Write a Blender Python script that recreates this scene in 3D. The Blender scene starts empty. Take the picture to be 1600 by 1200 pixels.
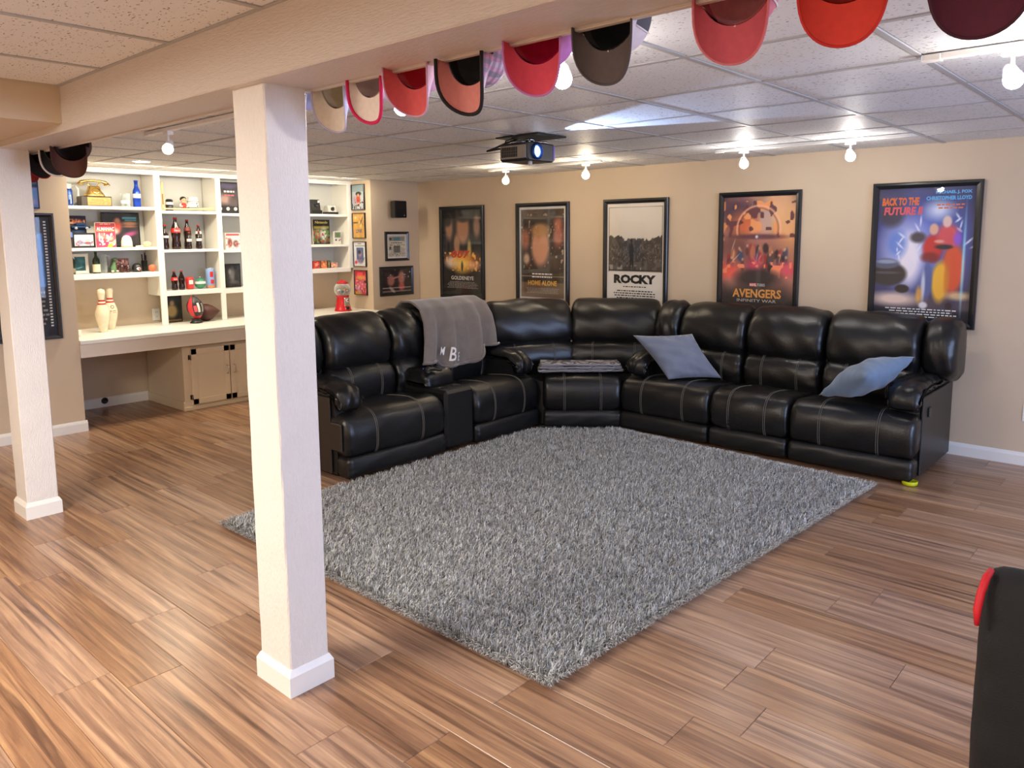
import bpy, bmesh, math, random
import numpy as np
from mathutils import Matrix, Vector, Euler

random.seed(7)
rng = np.random.default_rng(7)
C = bpy.context.scene.collection
SC = bpy.context.scene
PI = math.pi

# ------------------------------------------------------------------ camera
cam_d = bpy.data.cameras.new('camera')
cam = bpy.data.objects.new('camera', cam_d)
C.objects.link(cam)
cam_d.sensor_fit = 'HORIZONTAL'
cam_d.sensor_width = 36.0
cam_d.lens = 36.0 * 1200.26 / 1600.0
cam_d.shift_x = -(805.98 - 800.0) / 1600.0
cam_d.shift_y = (519.98 - 600.0) / 1600.0
cam_d.clip_start = 0.02
YAW, PITCH, ROLL = 0.729789, -0.126916, -0.007272
fwd = Vector((-math.sin(YAW) * math.cos(PITCH), math.cos(YAW) * math.cos(PITCH), math.sin(PITCH)))
right = Vector((math.cos(YAW), math.sin(YAW), 0))
up = right.cross(fwd)
r2 = right * math.cos(ROLL) + up * math.sin(ROLL)
u2 = -right * math.sin(ROLL) + up * math.cos(ROLL)
cam.matrix_world = Matrix(((r2.x, u2.x, -fwd.x, 0), (r2.y, u2.y, -fwd.y, 0), (r2.z, u2.z, -fwd.z, 1.578), (0, 0, 0, 1)))
SC.camera = cam

# ------------------------------------------------------------------ world, lights, exposure
W = bpy.data.worlds.new('world')
SC.world = W
W.use_nodes = True
W.node_tree.nodes['Background'].inputs[0].default_value = (0.9, 0.92, 1.0, 1)
W.node_tree.nodes['Background'].inputs[1].default_value = 0.25
SC.view_settings.view_transform = 'Standard'
SC.view_settings.look = 'None'
SC.view_settings.gamma = 1.0
SC.view_settings.use_curve_mapping = False
SC.view_settings.exposure = 1.08

BULB_STRENGTH = 110.0
def area_light(name, loc, rot, sx, sy, power, col):
    d = bpy.data.lights.new(name, 'AREA')
    d.shape = 'RECTANGLE'; d.size = sx; d.size_y = sy; d.energy = power; d.color = col
    o = bpy.data.objects.new(name, d); C.objects.link(o)
    o.location = loc; o.rotation_euler = rot
    return o
# ceiling lamps of the near half of the room, behind the camera
area_light('near_room_lamp', (-3.2, -0.5, 2.2), (0, 0, 0), 1.2, 0.6, 70, (1.0, 0.92, 0.80))
area_light('near_room_lamp', (0.6, -0.9, 2.2), (0, 0, 0), 1.2, 0.6, 40, (0.93, 0.96, 1.0))
# the projected picture on the wall to the right of the camera
area_light('screen_light', (2.5, 3.6, 1.25), (0, math.radians(90), 0), 1.5, 2.4, 62, (0.46, 0.62, 1.0))
# unseen fill lights added to brighten the display shelves
area_light('shelf_fill', (-6.74, 3.2, 2.15), (0, math.radians(32), 0), 0.12, 1.7, 8.5, (1.0, 0.88, 0.68))
area_light('shelf_fill', (-6.80, 4.7, 2.15), (0, math.radians(32), 0), 0.12, 1.0, 5, (1.0, 0.88, 0.68))

# ------------------------------------------------------------------ materials
def lin(c):
    return tuple((x / 12.92 if x <= 0.04045 else ((x + 0.055) / 1.055) ** 2.4) for x in c)
def S(r, g, b):
    return lin((r / 255.0, g / 255.0, b / 255.0))
_m = {}
def mat(name, col=(0.8, 0.8, 0.8), rough=0.5, metal=0.0, spec=0.5, noise=0.0, nscale=20.0, bump=0.0, bscale=60.0, stretch=None, emit=None, estr=0.0, coat=0.0, sheen=0.0, trans=0.0):
    if name in _m: return _m[name]
    m = bpy.data.materials.new(name); m.use_nodes = True
    nt = m.node_tree; b = nt.nodes['Principled BSDF']
    b.inputs['Base Color'].default_value = (*col, 1)
    b.inputs['Roughness'].default_value = rough
    b.inputs['Metallic'].default_value = metal
    b.inputs['Specular IOR Level'].default_value = spec
    b.inputs['Coat Weight'].default_value = coat
    b.inputs['Sheen Weight'].default_value = sheen
    if trans: b.inputs['Transmission Weight'].default_value = trans
    if emit:
        b.inputs['Emission Color'].default_value = (*emit, 1); b.inputs['Emission Strength'].default_value = estr
    if noise or bump:
        tc = nt.nodes.new('ShaderNodeTexCoord'); mp = nt.nodes.new('ShaderNodeMapping')
        nt.links.new(tc.outputs['Object'], mp.inputs[0])
        if stretch: mp.inputs['Scale'].default_value = stretch
        if noise:
            n = nt.nodes.new('ShaderNodeTexNoise'); n.inputs['Scale'].default_value = nscale; n.inputs['Detail'].default_value = 4
            nt.links.new(mp.outputs[0], n.inputs['Vector'])
            r = nt.nodes.new('ShaderNodeValToRGB')
            r.color_ramp.elements[0].position = 0.3; r.color_ramp.elements[1].position = 0.7
            r.color_ramp.elements[0].color = (*[c * (1 - noise) for c in col], 1)
            r.color_ramp.elements[1].color = (*[min(1, c * (1 + noise)) for c in col], 1)
            nt.links.new(n.outputs['Fac'], r.inputs[0]); nt.links.new(r.outputs[0], b.inputs['Base Color'])
        if bump:
            n2 = nt.nodes.new('ShaderNodeTexNoise'); n2.inputs['Scale'].default_value = bscale; n2.inputs['Detail'].default_value = 3
            nt.links.new(mp.outputs[0], n2.inputs['Vector'])
            bp = nt.nodes.new('ShaderNodeBump'); bp.inputs['Strength'].default_value = bump; bp.inputs['Distance'].default_value = 0.01
            nt.links.new(n2.outputs['Fac'], bp.inputs['Height']); nt.links.new(bp.outputs[0], b.inputs['Normal'])
    _m[name] = m
    return m

def wood_floor():
    m = bpy.data.materials.new('laminate'); m.use_nodes = True
    nt = m.node_tree; N = nt.nodes; L = nt.links; b = N['Principled BSDF']
    tc = N.new('ShaderNodeTexCoord'); oi = N.new('ShaderNodeObjectInfo')
    ad = N.new('ShaderNodeVectorMath'); ad.operation = 'ADD'
    ml = N.new('ShaderNodeVectorMath'); ml.operation = 'SCALE'
    cmb = N.new('ShaderNodeCombineXYZ')
    for k, f in ((0, 37.0), (1, 91.0), (2, 13.0)):
        mm = N.new('ShaderNodeMath'); mm.operation = 'MULTIPLY'; mm.inputs[1].default_value = f
        L.new(oi.outputs['Random'], mm.inputs[0]); L.new(mm.outputs[0], cmb.inputs[k])
    L.new(tc.outputs['Object'], ad.inputs[0]); L.new(cmb.outputs[0], ad.inputs[1])
    mp = N.new('ShaderNodeMapping'); mp.inputs['Scale'].default_value = (0.75, 24.0, 1.0)
    L.new(ad.outputs[0], mp.inputs[0])
    # warped grain
    wn = N.new('ShaderNodeTexNoise'); wn.inputs['Scale'].default_value = 1.3; wn.inputs['Detail'].default_value = 2
    L.new(mp.outputs[0], wn.inputs['Vector'])
    wm = N.new('ShaderNodeVectorMath'); wm.operation = 'MULTIPLY_ADD'
    wm.inputs[1].default_value = (0.35, 1.6, 0); L.new(wn.outputs['Color'], wm.inputs[0]); L.new(mp.outputs[0], wm.inputs[2])
    g = N.new('ShaderNodeTexNoise'); g.inputs['Scale'].default_value = 1.5; g.inputs['Detail'].default_value = 9; g.inputs['Roughness'].default_value = 0.66
    L.new(wm.outputs[0], g.inputs['Vector'])
    rp = N.new('ShaderNodeValToRGB'); e = rp.color_ramp.elements
    e[0].position = 0.30; e[0].color = (*S(92, 63, 45), 1)
    e[1].position = 0.72; e[1].color = (*S(200, 158, 115), 1)
    x = e.new(0.42); x.color = (*S(134, 96, 70), 1)
    x = e.new(0.55); x.color = (*S(166, 124, 90), 1)
    L.new(g.outputs['Fac'], rp.inputs[0])
    # dark streaks
    mp2 = N.new('ShaderNodeMapping'); mp2.inputs['Scale'].default_value = (0.55, 40.0, 1.0); L.new(ad.outputs[0], mp2.inputs[0])
    wm2 = N.new('ShaderNodeVectorMath'); wm2.operation = 'MULTIPLY_ADD'
    wm2.inputs[1].default_value = (0.2, 2.2, 0); L.new(wn.outputs['Color'], wm2.inputs[0]); L.new(mp2.outputs[0], wm2.inputs[2])
    s2 = N.new('ShaderNodeTexNoise'); s2.inputs['Scale'].default_value = 1.2; s2.inputs['Detail'].default_value = 5
    L.new(wm2.outputs[0], s2.inputs['Vector'])
    r2_ = N.new('ShaderNodeValToRGB'); r2_.color_ramp.elements[0].position = 0.56; r2_.color_ramp.elements[1].position = 0.72
    r2_.color_ramp.elements[0].color = (0, 0, 0, 1); r2_.color_ramp.elements[1].color = (0.72, 0.72, 0.72, 1)
    L.new(s2.outputs['Fac'], r2_.inputs[0])
    mx = N.new('ShaderNodeMix'); mx.data_type = 'RGBA'; mx.blend_type = 'MIX'
    L.new(r2_.outputs[0], mx.inputs[0]); L.new(rp.outputs[0], mx.inputs[6]); mx.inputs[7].default_value = (*S(74, 48, 35), 1)
    # plank to plank tone
    hs = N.new('ShaderNodeHueSaturation'); L.new(mx.outputs[2], hs.inputs['Color'])
    mr = N.new('ShaderNodeMapRange'); mr.inputs[3].default_value = 0.88; mr.inputs[4].default_value = 1.10
    L.new(oi.outputs['Random'], mr.inputs[0]); L.new(mr.outputs[0], hs.inputs['Value'])
    mr2 = N.new('ShaderNodeMapRange'); mr2.inputs[3].default_value = 1.0; mr2.inputs[4].default_value = 0.78
    L.new(oi.outputs['Random'], mr2.inputs[0]); L.new(mr2.outputs[0], hs.inputs['Saturation'])
    L.new(hs.outputs[0], b.inputs['Base Color'])
    b.inputs['Roughness'].default_value = 0.29
    b.inputs['Specular IOR Level'].default_value = 0.55
    bp = N.new('ShaderNodeBump'); bp.inputs['Strength'].default_value = 0.10; bp.inputs['Distance'].default_value = 0.004
    L.new(g.outputs['Fac'], bp.inputs['Height']); L.new(bp.outputs[0], b.inputs['Normal'])
    return m
M_FLOOR = wood_floor()

def ceiling_tile_mat():
    m = bpy.data.materials.new('ceiling_tile'); m.use_nodes = True
    nt = m.node_tree; N = nt.nodes; L = nt.links; b = N['Principled BSDF']
    tc = N.new('ShaderNodeTexCoord'); oi = N.new('ShaderNodeObjectInfo')
    ad = N.new('ShaderNodeVectorMath'); ad.operation = 'ADD'
    L.new(tc.outputs['Object'], ad.inputs[0])
    cm = N.new('ShaderNodeVectorMath'); cm.operation = 'SCALE'; cm.inputs[0].default_value = (9, 17, 3)
    L.new(oi.outputs['Random'], cm.inputs['Scale']); L.new(cm.outputs[0], ad.inputs[1])
    mp = N.new('ShaderNodeMapping'); mp.inputs['Scale'].default_value = (60, 130, 60); L.new(ad.outputs[0], mp.inputs[0])
    v = N.new('ShaderNodeTexNoise'); v.inputs['Scale'].default_value = 1.0; v.inputs['Detail'].default_value = 1.0
    L.new(mp.outputs[0], v.inputs['Vector'])
    r = N.new('ShaderNodeValToRGB'); r.color_ramp.elements[0].position = 0.655; r.color_ramp.elements[1].position = 0.71
    r.color_ramp.elements[0].color = (*S(230, 230, 231), 1); r.color_ramp.elements[1].color = (*S(118, 110, 104), 1)
    L.new(v.outputs['Fac'], r.inputs[0])
    L.new(r.outputs[0], b.inputs['Base Color'])
    b.inputs['Roughness'].default_value = 0.55
    b.inputs['Specular IOR Level'].default_value = 0.35
    bp = N.new('ShaderNodeBump'); bp.inputs['Strength'].default_value = 0.35; bp.inputs['Distance'].default_value = 0.004; bp.invert = True
    mp2 = N.new('ShaderNodeMapping'); mp2.inputs['Scale'].default_value = (90, 160, 90); L.new(ad.outputs[0], mp2.inputs[0])
    v2 = N.new('ShaderNodeTexNoise'); v2.inputs['Scale'].default_value = 1.0; v2.inputs['Detail'].default_value = 3
    L.new(mp2.outputs[0], v2.inputs['Vector'])
    L.new(v2.outputs['Fac'], bp.inputs['Height']); L.new(bp.outputs[0], b.inputs['Normal'])
    return m
M_TILE = ceiling_tile_mat()

def print_mat():
    m = bpy.data.materials.new('print'); m.use_nodes = True
    nt = m.node_tree; b = nt.nodes['Principled BSDF']
    a = nt.nodes.new('ShaderNodeAttribute'); a.attribute_name = 'Col'
    nt.links.new(a.outputs['Color'], b.inputs['Base Color'])
    b.inputs['Roughness'].default_value = 0.55
    return m
M_PRINT = print_mat()

def pane_mat():
    m = bpy.data.materials.new('picture_glass'); m.use_nodes = True
    nt = m.node_tree; N = nt.nodes; L = nt.links
    N.remove(N['Principled BSDF'])
    t = N.new('ShaderNodeBsdfTransparent'); g = N.new('ShaderNodeBsdfGlossy'); g.inputs['Roughness'].default_value = 0.02
    f = N.new('ShaderNodeFresnel'); f.inputs[0].default_value = 1.6
    f.inputs[0].default_value = 1.5
    ge = N.new('ShaderNodeNewGeometry'); iv = N.new('ShaderNodeMath'); iv.operation = 'SUBTRACT'; iv.inputs[0].default_value = 1.0
    L.new(ge.outputs['Backfacing'], iv.inputs[1])     # the pane reflects off its front surface only
    mu = N.new('ShaderNodeMath'); mu.operation = 'MULTIPLY'; L.new(f.outputs[0], mu.inputs[0]); L.new(iv.outputs[0], mu.inputs[1])
    mx = N.new('ShaderNodeMixShader'); L.new(mu.outputs[0], mx.inputs[0]); L.new(t.outputs[0], mx.inputs[1]); L.new(g.outputs[0], mx.inputs[2])
    L.new(mx.outputs[0], N['Material Output'].inputs[0])
    return m
M_PANE = pane_mat()
def clear_mat(name, col, dens=0.25):
    m = bpy.data.materials.new(name); m.use_nodes = True
    nt = m.node_tree; N = nt.nodes; L = nt.links
    N.remove(N['Principled BSDF'])
    t = N.new('ShaderNodeBsdfTransparent'); t.inputs[0].default_value = (*col, 1)
    g = N.new('ShaderNodeBsdfPrincipled'); g.inputs['Base Color'].default_value = (*col, 1); g.inputs['Roughness'].default_value = 0.08
    f = N.new('ShaderNodeLayerWeight'); f.inputs[0].default_value = 0.35
    ad = N.new('ShaderNodeMath'); ad.operation = 'ADD'; ad.use_clamp = True; ad.inputs[1].default_value = dens
    L.new(f.outputs['Facing'], ad.inputs[0])
    mx = N.new('ShaderNodeMixShader'); L.new(ad.outputs[0], mx.inputs[0]); L.new(t.outputs[0], mx.inputs[1]); L.new(g.outputs[0], mx.inputs[2])
    L.new(mx.outputs[0], N['Material Output'].inputs[0])
    return m
M_CLEAR = clear_mat('clear_glass', (0.9, 0.93, 0.92), 0.08)

M_WALL = mat('tan_wall_paint', S(210, 190, 164), 0.62, noise=0.02, nscale=3, bump=0.05, bscale=220)
M_WHITE = mat('white_trim_paint', S(238, 236, 232), 0.35)
M_BEAM = mat('rough_white_beam', S(216, 207, 200), 0.36, noise=0.03, nscale=5, bump=0.45, bscale=11, stretch=(4, 26, 26))
M_POST = mat('rough_white_post', S(232, 228, 224), 0.42, noise=0.02, nscale=5, bump=0.40, bscale=11, stretch=(22, 22, 5))
M_SHELF = mat('shelf_white_paint', S(240, 238, 230), 0.38)
M_SHELFBACK = mat('shelf_back_panel', S(206, 206, 200), 0.5)
M_CAB = mat('cream_cabinet_paint', S(232, 214, 186), 0.4)
M_LEATHER = mat('black_leather', (0.007, 0.007, 0.0075), 0.33, spec=0.5, noise=0.25, nscale=6, bump=0.10, bscale=90)
M_LEATHER2 = mat('black_leather_smooth', (0.008, 0.008, 0.0085), 0.40, spec=0.5, bump=0.06, bscale=120)
M_STITCH = mat('grey_stitching', S(120, 114, 106), 0.7)
M_BLACK = mat('black_plastic', (0.012, 0.012, 0.013), 0.35)
M_BLACKM = mat('black_matte', (0.01, 0.01, 0.01), 0.7)
M_FRAME = mat('black_frame_lacquer', (0.012, 0.013, 0.016), 0.25)
M_STEEL = mat('chrome', (0.75, 0.75, 0.76), 0.18, metal=1.0)
M_DARKM = mat('dark_bronze', (0.12, 0.1, 0.08), 0.35, metal=1.0)
M_GOLD = mat('gold_plating', S(226, 190, 116), 0.24, metal=1.0)
M_LIGHTBODY = mat('white_light_fixture', S(236, 234, 230), 0.4)
M_BULBW = mat('warm_lit_bulb', (1, 1, 1), 0.4, emit=(1.0, 0.82, 0.58), estr=BULB_STRENGTH * 1.15)
M_BULB = mat('lit_bulb', (1, 1, 1), 0.4, emit=(1.0, 0.95, 0.89), estr=BULB_STRENGTH)
M_PILLOW = mat('slate_blue_velvet', S(112, 120, 140), 0.75, noise=0.10, nscale=8, bump=0.12, bscale=40, sheen=0.4)
M_PILLOW2 = mat('steel_blue_velvet', S(106, 128, 156), 0.75, noise=0.10, nscale=8, bump=0.12, bscale=40, sheen=0.4)
M_THROW = mat('taupe_fleece', S(122, 112, 105), 0.9, noise=0.10, nscale=14, bump=0.25, bscale=150, sheen=0.5)
M_THREAD = mat('white_thread', S(235, 232, 228), 0.7)
def C_(name, r=None, g=None, b=None, rough=0.5, **k):
    if r is None: return _m[name]
    return mat(name, S(r, g, b), rough, **k)

# ------------------------------------------------------------------ mesh helpers
class MB:
    def __init__(s): s.v = []; s.f = []; s.mi = []; s.sm = []
    def add(s, vs, fs, mi=0, smooth=False, M=None):
        o = len(s.v)
        if M is not None: vs = [M @ Vector(v) for v in vs]
        s.v += [tuple(v) for v in vs]
        for f in fs:
            s.f.append(tuple(i + o for i in f)); s.mi.append(mi); s.sm.append(smooth)
        return s
    def box(s, x0, x1, y0, y1, z0, z1, mi=0, ch=0.0, M=None):
        if x0 > x1: x0, x1 = x1, x0
        if y0 > y1: y0, y1 = y1, y0
        if z0 > z1: z0, z1 = z1, z0
        c = min(ch, (x1 - x0) * .45, (y1 - y0) * .45, (z1 - z0) * .45)
        if c <= 0:
            vs = [(x, y, z) for z in (z0, z1) for y in (y0, y1) for x in (x0, x1)]
            return s.add(vs, [(0, 2, 3, 1), (4, 5, 7, 6), (0, 1, 5, 4), (2, 6, 7, 3), (0, 4, 6, 2), (1, 3, 7, 5)], mi, False, M)
        vs = []; idx = {}
        X = (x0, x1); Y = (y0, y1); Z = (z0, z1)
        def sg(k): return 1 if k == 0 else -1
        for i in (0, 1):
            for j in (0, 1):
                for k in (0, 1):
                    idx[i, j, k, 0] = len(vs); vs.append((X[i], Y[j] + sg(j) * c, Z[k] + sg(k) * c))
                    idx[i, j, k, 1] = len(vs); vs.append((X[i] + sg(i) * c, Y[j], Z[k] + sg(k) * c))
                    idx[i, j, k, 2] = len(vs); vs.append((X[i] + sg(i) * c, Y[j] + sg(j) * c, Z[k]))
        fs = []
        q = [(0, 0), (1, 0), (1, 1), (0, 1)]
        for i in (0, 1):
            f = [idx[i, a, b_, 0] for a, b_ in q]; fs.append(f if i else f[::-1])
            f = [idx[a, i, b_, 1] for a, b_ in q]; fs.append(f[::-1] if i else f)
            f = [idx[a, b_, i, 2] for a, b_ in q]; fs.append(f if i else f[::-1])
        for a in (0, 1):
            for b_ in (0, 1):
                fs.append([idx[0, a, b_, 1], idx[1, a, b_, 1], idx[1, a, b_, 2], idx[0, a, b_, 2]])
                fs.append([idx[a, 0, b_, 0], idx[a, 1, b_, 0], idx[a, 1, b_, 2], idx[a, 0, b_, 2]])
                fs.append([idx[a, b_, 0, 0], idx[a, b_, 1, 0], idx[a, b_, 1, 1], idx[a, b_, 0, 1]])
                for k in (0, 1): fs.append([idx[a, b_, k, 0], idx[a, b_, k, 1], idx[a, b_, k, 2]])
        return s.add(vs, fs, mi, False, M)
    def lathe(s, prof, seg=20, mi=0, M=None, smooth=True, sx=1.0, sy=1.0, cap=True):
        vs = []; fs = []; n = len(prof)
        for r, z in prof:
            for k in range(seg):
                a = 2 * PI * k / seg; vs.append((r * math.cos(a) * sx, r * math.sin(a) * sy, z))
        for i in range(n - 1):
            for k in range(seg):
                k2 = (k + 1) % seg; fs.append((i * seg + k, i * seg + k2, (i + 1) * seg + k2, (i + 1) * seg + k))
        if cap:
            if prof[0][0] > 1e-6: fs.append(tuple(range(seg))[::-1])
            if prof[-1][0] > 1e-6: fs.append(tuple((n - 1) * seg + k for k in range(seg)))
        return s.add(vs, fs, mi, smooth, M)
    def tube(s, pts, r, seg=8, mi=0, M=None, cap=True):
        pts = [Vector(p) for p in pts]; rings = []
        prev = None
        for i, p in enumerate(pts):
            t = (pts[min(i + 1, len(pts) - 1)] - pts[max(i - 1, 0)]).normalized()
            a = prev if prev is not None else (Vector((0, 0, 1)) if abs(t.z) < .9 else Vector((1, 0, 0)))
            a = (a - t * a.dot(t)).normalized(); prev = a
            b_ = t.cross(a)
            rr = r[i] if isinstance(r, (list, tuple)) else r
            rings.append([p + (a * math.cos(2 * PI * k / seg) + b_ * math.sin(2 * PI * k / seg)) * rr for k in range(seg)])
        return s.loft(rings, mi, M, cap=cap)
    def loft(s, rings, mi=0, M=None, smooth=True, cap=True, closed=True):
        n = len(rings[0]); vs = [v for r in rings for v in r]; fs = []
        for i in range(len(rings) - 1):
            for k in range(n if closed else n - 1):
                k2 = (k + 1) % n; fs.append((i * n + k, i * n + k2, (i + 1) * n + k2, (i + 1) * n + k))
        if cap and closed:
            fs.append(tuple(range(n))[::-1]); fs.append(tuple((len(rings) - 1) * n + k for k in range(n)))
        return s.add(vs, fs, mi, smooth, M)
    def grid(s, P, mi=0, smooth=True, M=None):
        ny = len(P); nx = len(P[0]); vs = [p for r in P for p in r]; fs = []
        for j in range(ny - 1):
            for i in range(nx - 1):
                fs.append((j * nx + i, j * nx + i + 1, (j + 1) * nx + i + 1, (j + 1) * nx + i))
        return s.add(vs, fs, mi, smooth, M)
    def sphere(s, c, r, seg=14, mi=0, M=None, sc=(1, 1, 1)):
        n = max(5, seg // 2)
        prof = [(max(0.0, math.sin(PI * i / n)) * r, -math.cos(PI * i / n) * r) for i in range(n + 1)]
        prof[0] = (r * .02, -r); prof[-1] = (r * .02, r)
        T = Matrix.Translation(c) @ Matrix.Diagonal((*sc, 1))
        if M is not None: T = M @ T
        return s.lathe(prof, seg, mi, T)

def mesh_of(name, mb, mats):
    me = bpy.data.meshes.new(name)
    me.from_pydata(mb.v, [], mb.f)
    for m in (mats if isinstance(mats, (list, tuple)) else [mats]): me.materials.append(m)
    if len(me.polygons) == len(mb.mi):
        me.polygons.foreach_set('material_index', mb.mi)
        me.polygons.foreach_set('use_smooth', mb.sm)
    me.update()
    return me
def parent_to(o, p):
    """child keeps the coordinates it was built in (those of p's own space when p was built at the origin)"""
    o.parent = p
    if p.get('_w'):
        o.matrix_parent_inverse = Matrix.Translation(-Vector(p['_w']))
def obj(name, mb, mats, parent=None, label=None, fix=True):
    me = mesh_of(name, mb, mats)
    if fix:
        bm = bmesh.new(); bm.from_mesh(me); bmesh.ops.recalc_face_normals(bm, faces=bm.faces); bm.to_mesh(me); bm.free()
    o = bpy.data.objects.new(name, me); C.objects.link(o)
    if parent is not None: parent_to(o, parent)
    if label: o['label'] = label
    return o
def tag(o, label, cat, group=None):
    o['label'] = label; o['category'] = cat
    if group: o['group'] = group
    return o
def thing(name, label, cat, loc=(0, 0, 0), rotz=0.0, group=None, world=False):
    """world=True: the children are given in world coordinates and loc is only where the Empty sits"""
    o = bpy.data.objects.new(name, None); C.objects.link(o)
    o.empty_display_size = 0.1
    o.location = loc; o.rotation_euler = (0, 0, rotz)
    if world: o['_w'] = tuple(loc)
    return tag(o, label, cat, group)
def struct(name, mb, m, parent=None):
    o = obj(name, mb, m, parent)
    if parent is None: o['kind'] = 'structure'
    return o
def part_copy(src, parent, name=None):
    c = src.copy(); C.objects.link(c)
    if name: c.name = name
    c.parent = parent; c.matrix_parent_inverse = Matrix.Identity(4)
    return c
def subsurf(o, lv=1):
    md = o.modifiers.new('s', 'SUBSURF'); md.levels = lv; md.render_levels = lv
    return o

_txt = {}
def text_mb(s, height, width=None, bold=0.0, depth=0.0006, shear=0.0, mb=None, cx=0.0, cz=0.0, y=0.0, mi=0):
    """flat lettering in the XZ plane facing -Y, centred on (cx, cz)"""
    key = (s, bold, shear)
    if key not in _txt:
        cu = bpy.data.curves.new('t', 'FONT'); cu.body = s; cu.size = 1.0; cu.offset = bold; cu.shear = shear
        cu.resolution_u = 2; cu.extrude = 0.0
        o = bpy.data.objects.new('t', cu); C.objects.link(o)
        dg = bpy.context.evaluated_depsgraph_get()
        me = bpy.data.meshes.new_from_object(o.evaluated_get(dg))
        vs = np.array([v.co[:2] for v in me.vertices]) if len(me.vertices) else np.zeros((0, 2))
        fs = [tuple(p.vertices) for p in me.polygons]
        bpy.data.objects.remove(o); bpy.data.curves.remove(cu); bpy.data.meshes.remove(me)
        _txt[key] = (vs, fs)
    vs, fs = _txt[key]
    if mb is None: mb = MB()
    if len(vs) == 0: return mb
    lo = vs.min(0); hi = vs.max(0); w, h = hi - lo
    kz = height / h; kx = (width / w) if width else kz
    p = (vs - (lo + hi) / 2) * [kx, kz]
    mb.add([(cx + a, y - depth, cz + b_) for a, b_ in p], fs, mi)
    return mb

# ---- painted sheets (flat print as vertex colours)
def vnoise(U, V, sc, seed):
    r = np.random.default_rng(seed); n = int(sc) + 3
    g = r.random((n, n)); x = U * sc; y = V * sc
    i = np.floor(x).astype(int) % (n - 1); j = np.floor(y).astype(int) % (n - 1); fx = x - np.floor(x); fy = y - np.floor(y)
    fx = fx * fx * (3 - 2 * fx); fy = fy * fy * (3 - 2 * fy)
    return (g[j, i] * (1 - fx) + g[j, i + 1] * fx) * (1 - fy) + (g[j + 1, i] * (1 - fx) + g[j + 1, i + 1] * fx) * fy
class Paint:
    def __init__(s, nx, ny, c):
        s.U, s.V = np.meshgrid(np.linspace(0, 1, nx), np.linspace(0, 1, ny))
        s.im = np.ones((ny, nx, 3)) * np.array(c, float)
    def mix(s, a, c):
        a = np.clip(a, 0, 1)[..., None]; s.im = s.im * (1 - a) + np.array(c, float) * a; return s
    def blob(s, cx, cy, rx, ry, c, soft=0.4, al=1.0, rot=0.0):
        dx = s.U - cx; dy = s.V - cy
        x = dx * math.cos(rot) + dy * math.sin(rot); y = -dx * math.sin(rot) + dy * math.cos(rot)
        d = np.sqrt((x / rx) ** 2 + (y / ry) ** 2)
        return s.mix(al * np.clip((1 + soft - d) / (2 * soft + 1e-6), 0, 1), c)
    def rect(s, x0, x1, y0, y1, c, al=1.0):
        return s.mix(al * ((s.U >= x0) & (s.U <= x1) & (s.V >= y0) & (s.V <= y1)), c)
    def grad(s, c0, c1, y0=0, y1=1):
        t = np.clip((s.V - y0) / (y1 - y0), 0, 1)[..., None]; s.im = np.array(c0, float) * (1 - t) + np.array(c1, float) * t; return s
    def noise(s, sc, amt, seed=1):
        s.im = np.clip(s.im * (1 + amt * (vnoise(s.U, s.V, sc, seed)[..., None] * 2 - 1)), 0, 255); return s
    def speck(s, sc, th, c, seed, y0=0, y1=1, x0=0, x1=1):
        n = vnoise(s.U, s.V, sc, seed)
        return s.mix(((n > th) & (s.V > y0) & (s.V < y1) & (s.U > x0) & (s.U < x1)).astype(float), c)
def sheet(name, w, h, P, y, parent, cz=0.0, cx=0.0):
    ny, nx = P.U.shape
    x = (P.U - .5) * w + cx; z = (P.V - .5) * h + cz
    vs = np.stack([x, np.full_like(x, y), z], -1).reshape(-1, 3)
    a = np.arange(nx * ny).reshape(ny, nx)
    q = np.stack([a[:-1, :-1], a[:-1, 1:], a[1:, 1:], a[1:, :-1]], -1).reshape(-1, 4)
    me = bpy.data.meshes.new(name); me.from_pydata(vs.tolist(), [], q.tolist()); me.materials.append(M_PRINT)
    at = me.color_attributes.new('Col', 'FLOAT_COLOR', 'POINT')
    c = np.clip(P.im.reshape(-1, 3) / 255.0, 0, 1); c = np.where(c <= .04045, c / 12.92, ((c + .055) / 1.055) ** 2.4)
    at.data.foreach_set('color', np.concatenate([c, np.ones((len(c), 1))], 1).astype(np.float32).ravel())
    o = bpy.data.objects.new(name, me); C.objects.link(o)
    if parent is not None: parent_to(o, parent)
    return o
def credits(mb, cx, cz, w, rows, lh, y, seed=3, mi=0):
    """small unreadable credit lines: thin dashes of ink"""
    r = random.Random(seed)
    for k in range(rows):
        x = -w / 2 * r.uniform(.75, 1); xe = -x
        while x < xe:
            l = r.uniform(.012, .04); l = min(l, xe - x)
            z = cz - k * lh
            mb.add([(cx + x, y, z), (cx + x + l, y, z), (cx + x + l, y, z + lh * .45), (cx + x, y, z + lh * .45)], [(0, 1, 2, 3)], mi)
            x += l + .008
    return mb

# ------------------------------------------------------------------ the room
ZC = 2.1905          # ceiling of the main half
ZN = 2.250           # ceiling of the near half
YB = 6.06            # poster wall
XS = -6.95           # corner wall with the speaker
XL = -6.77           # left wall
XA = -7.62           # back of the shelf alcove
YA0, YA1 = 2.245, 5.37
XR, YF = 2.7, -2.6

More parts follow.
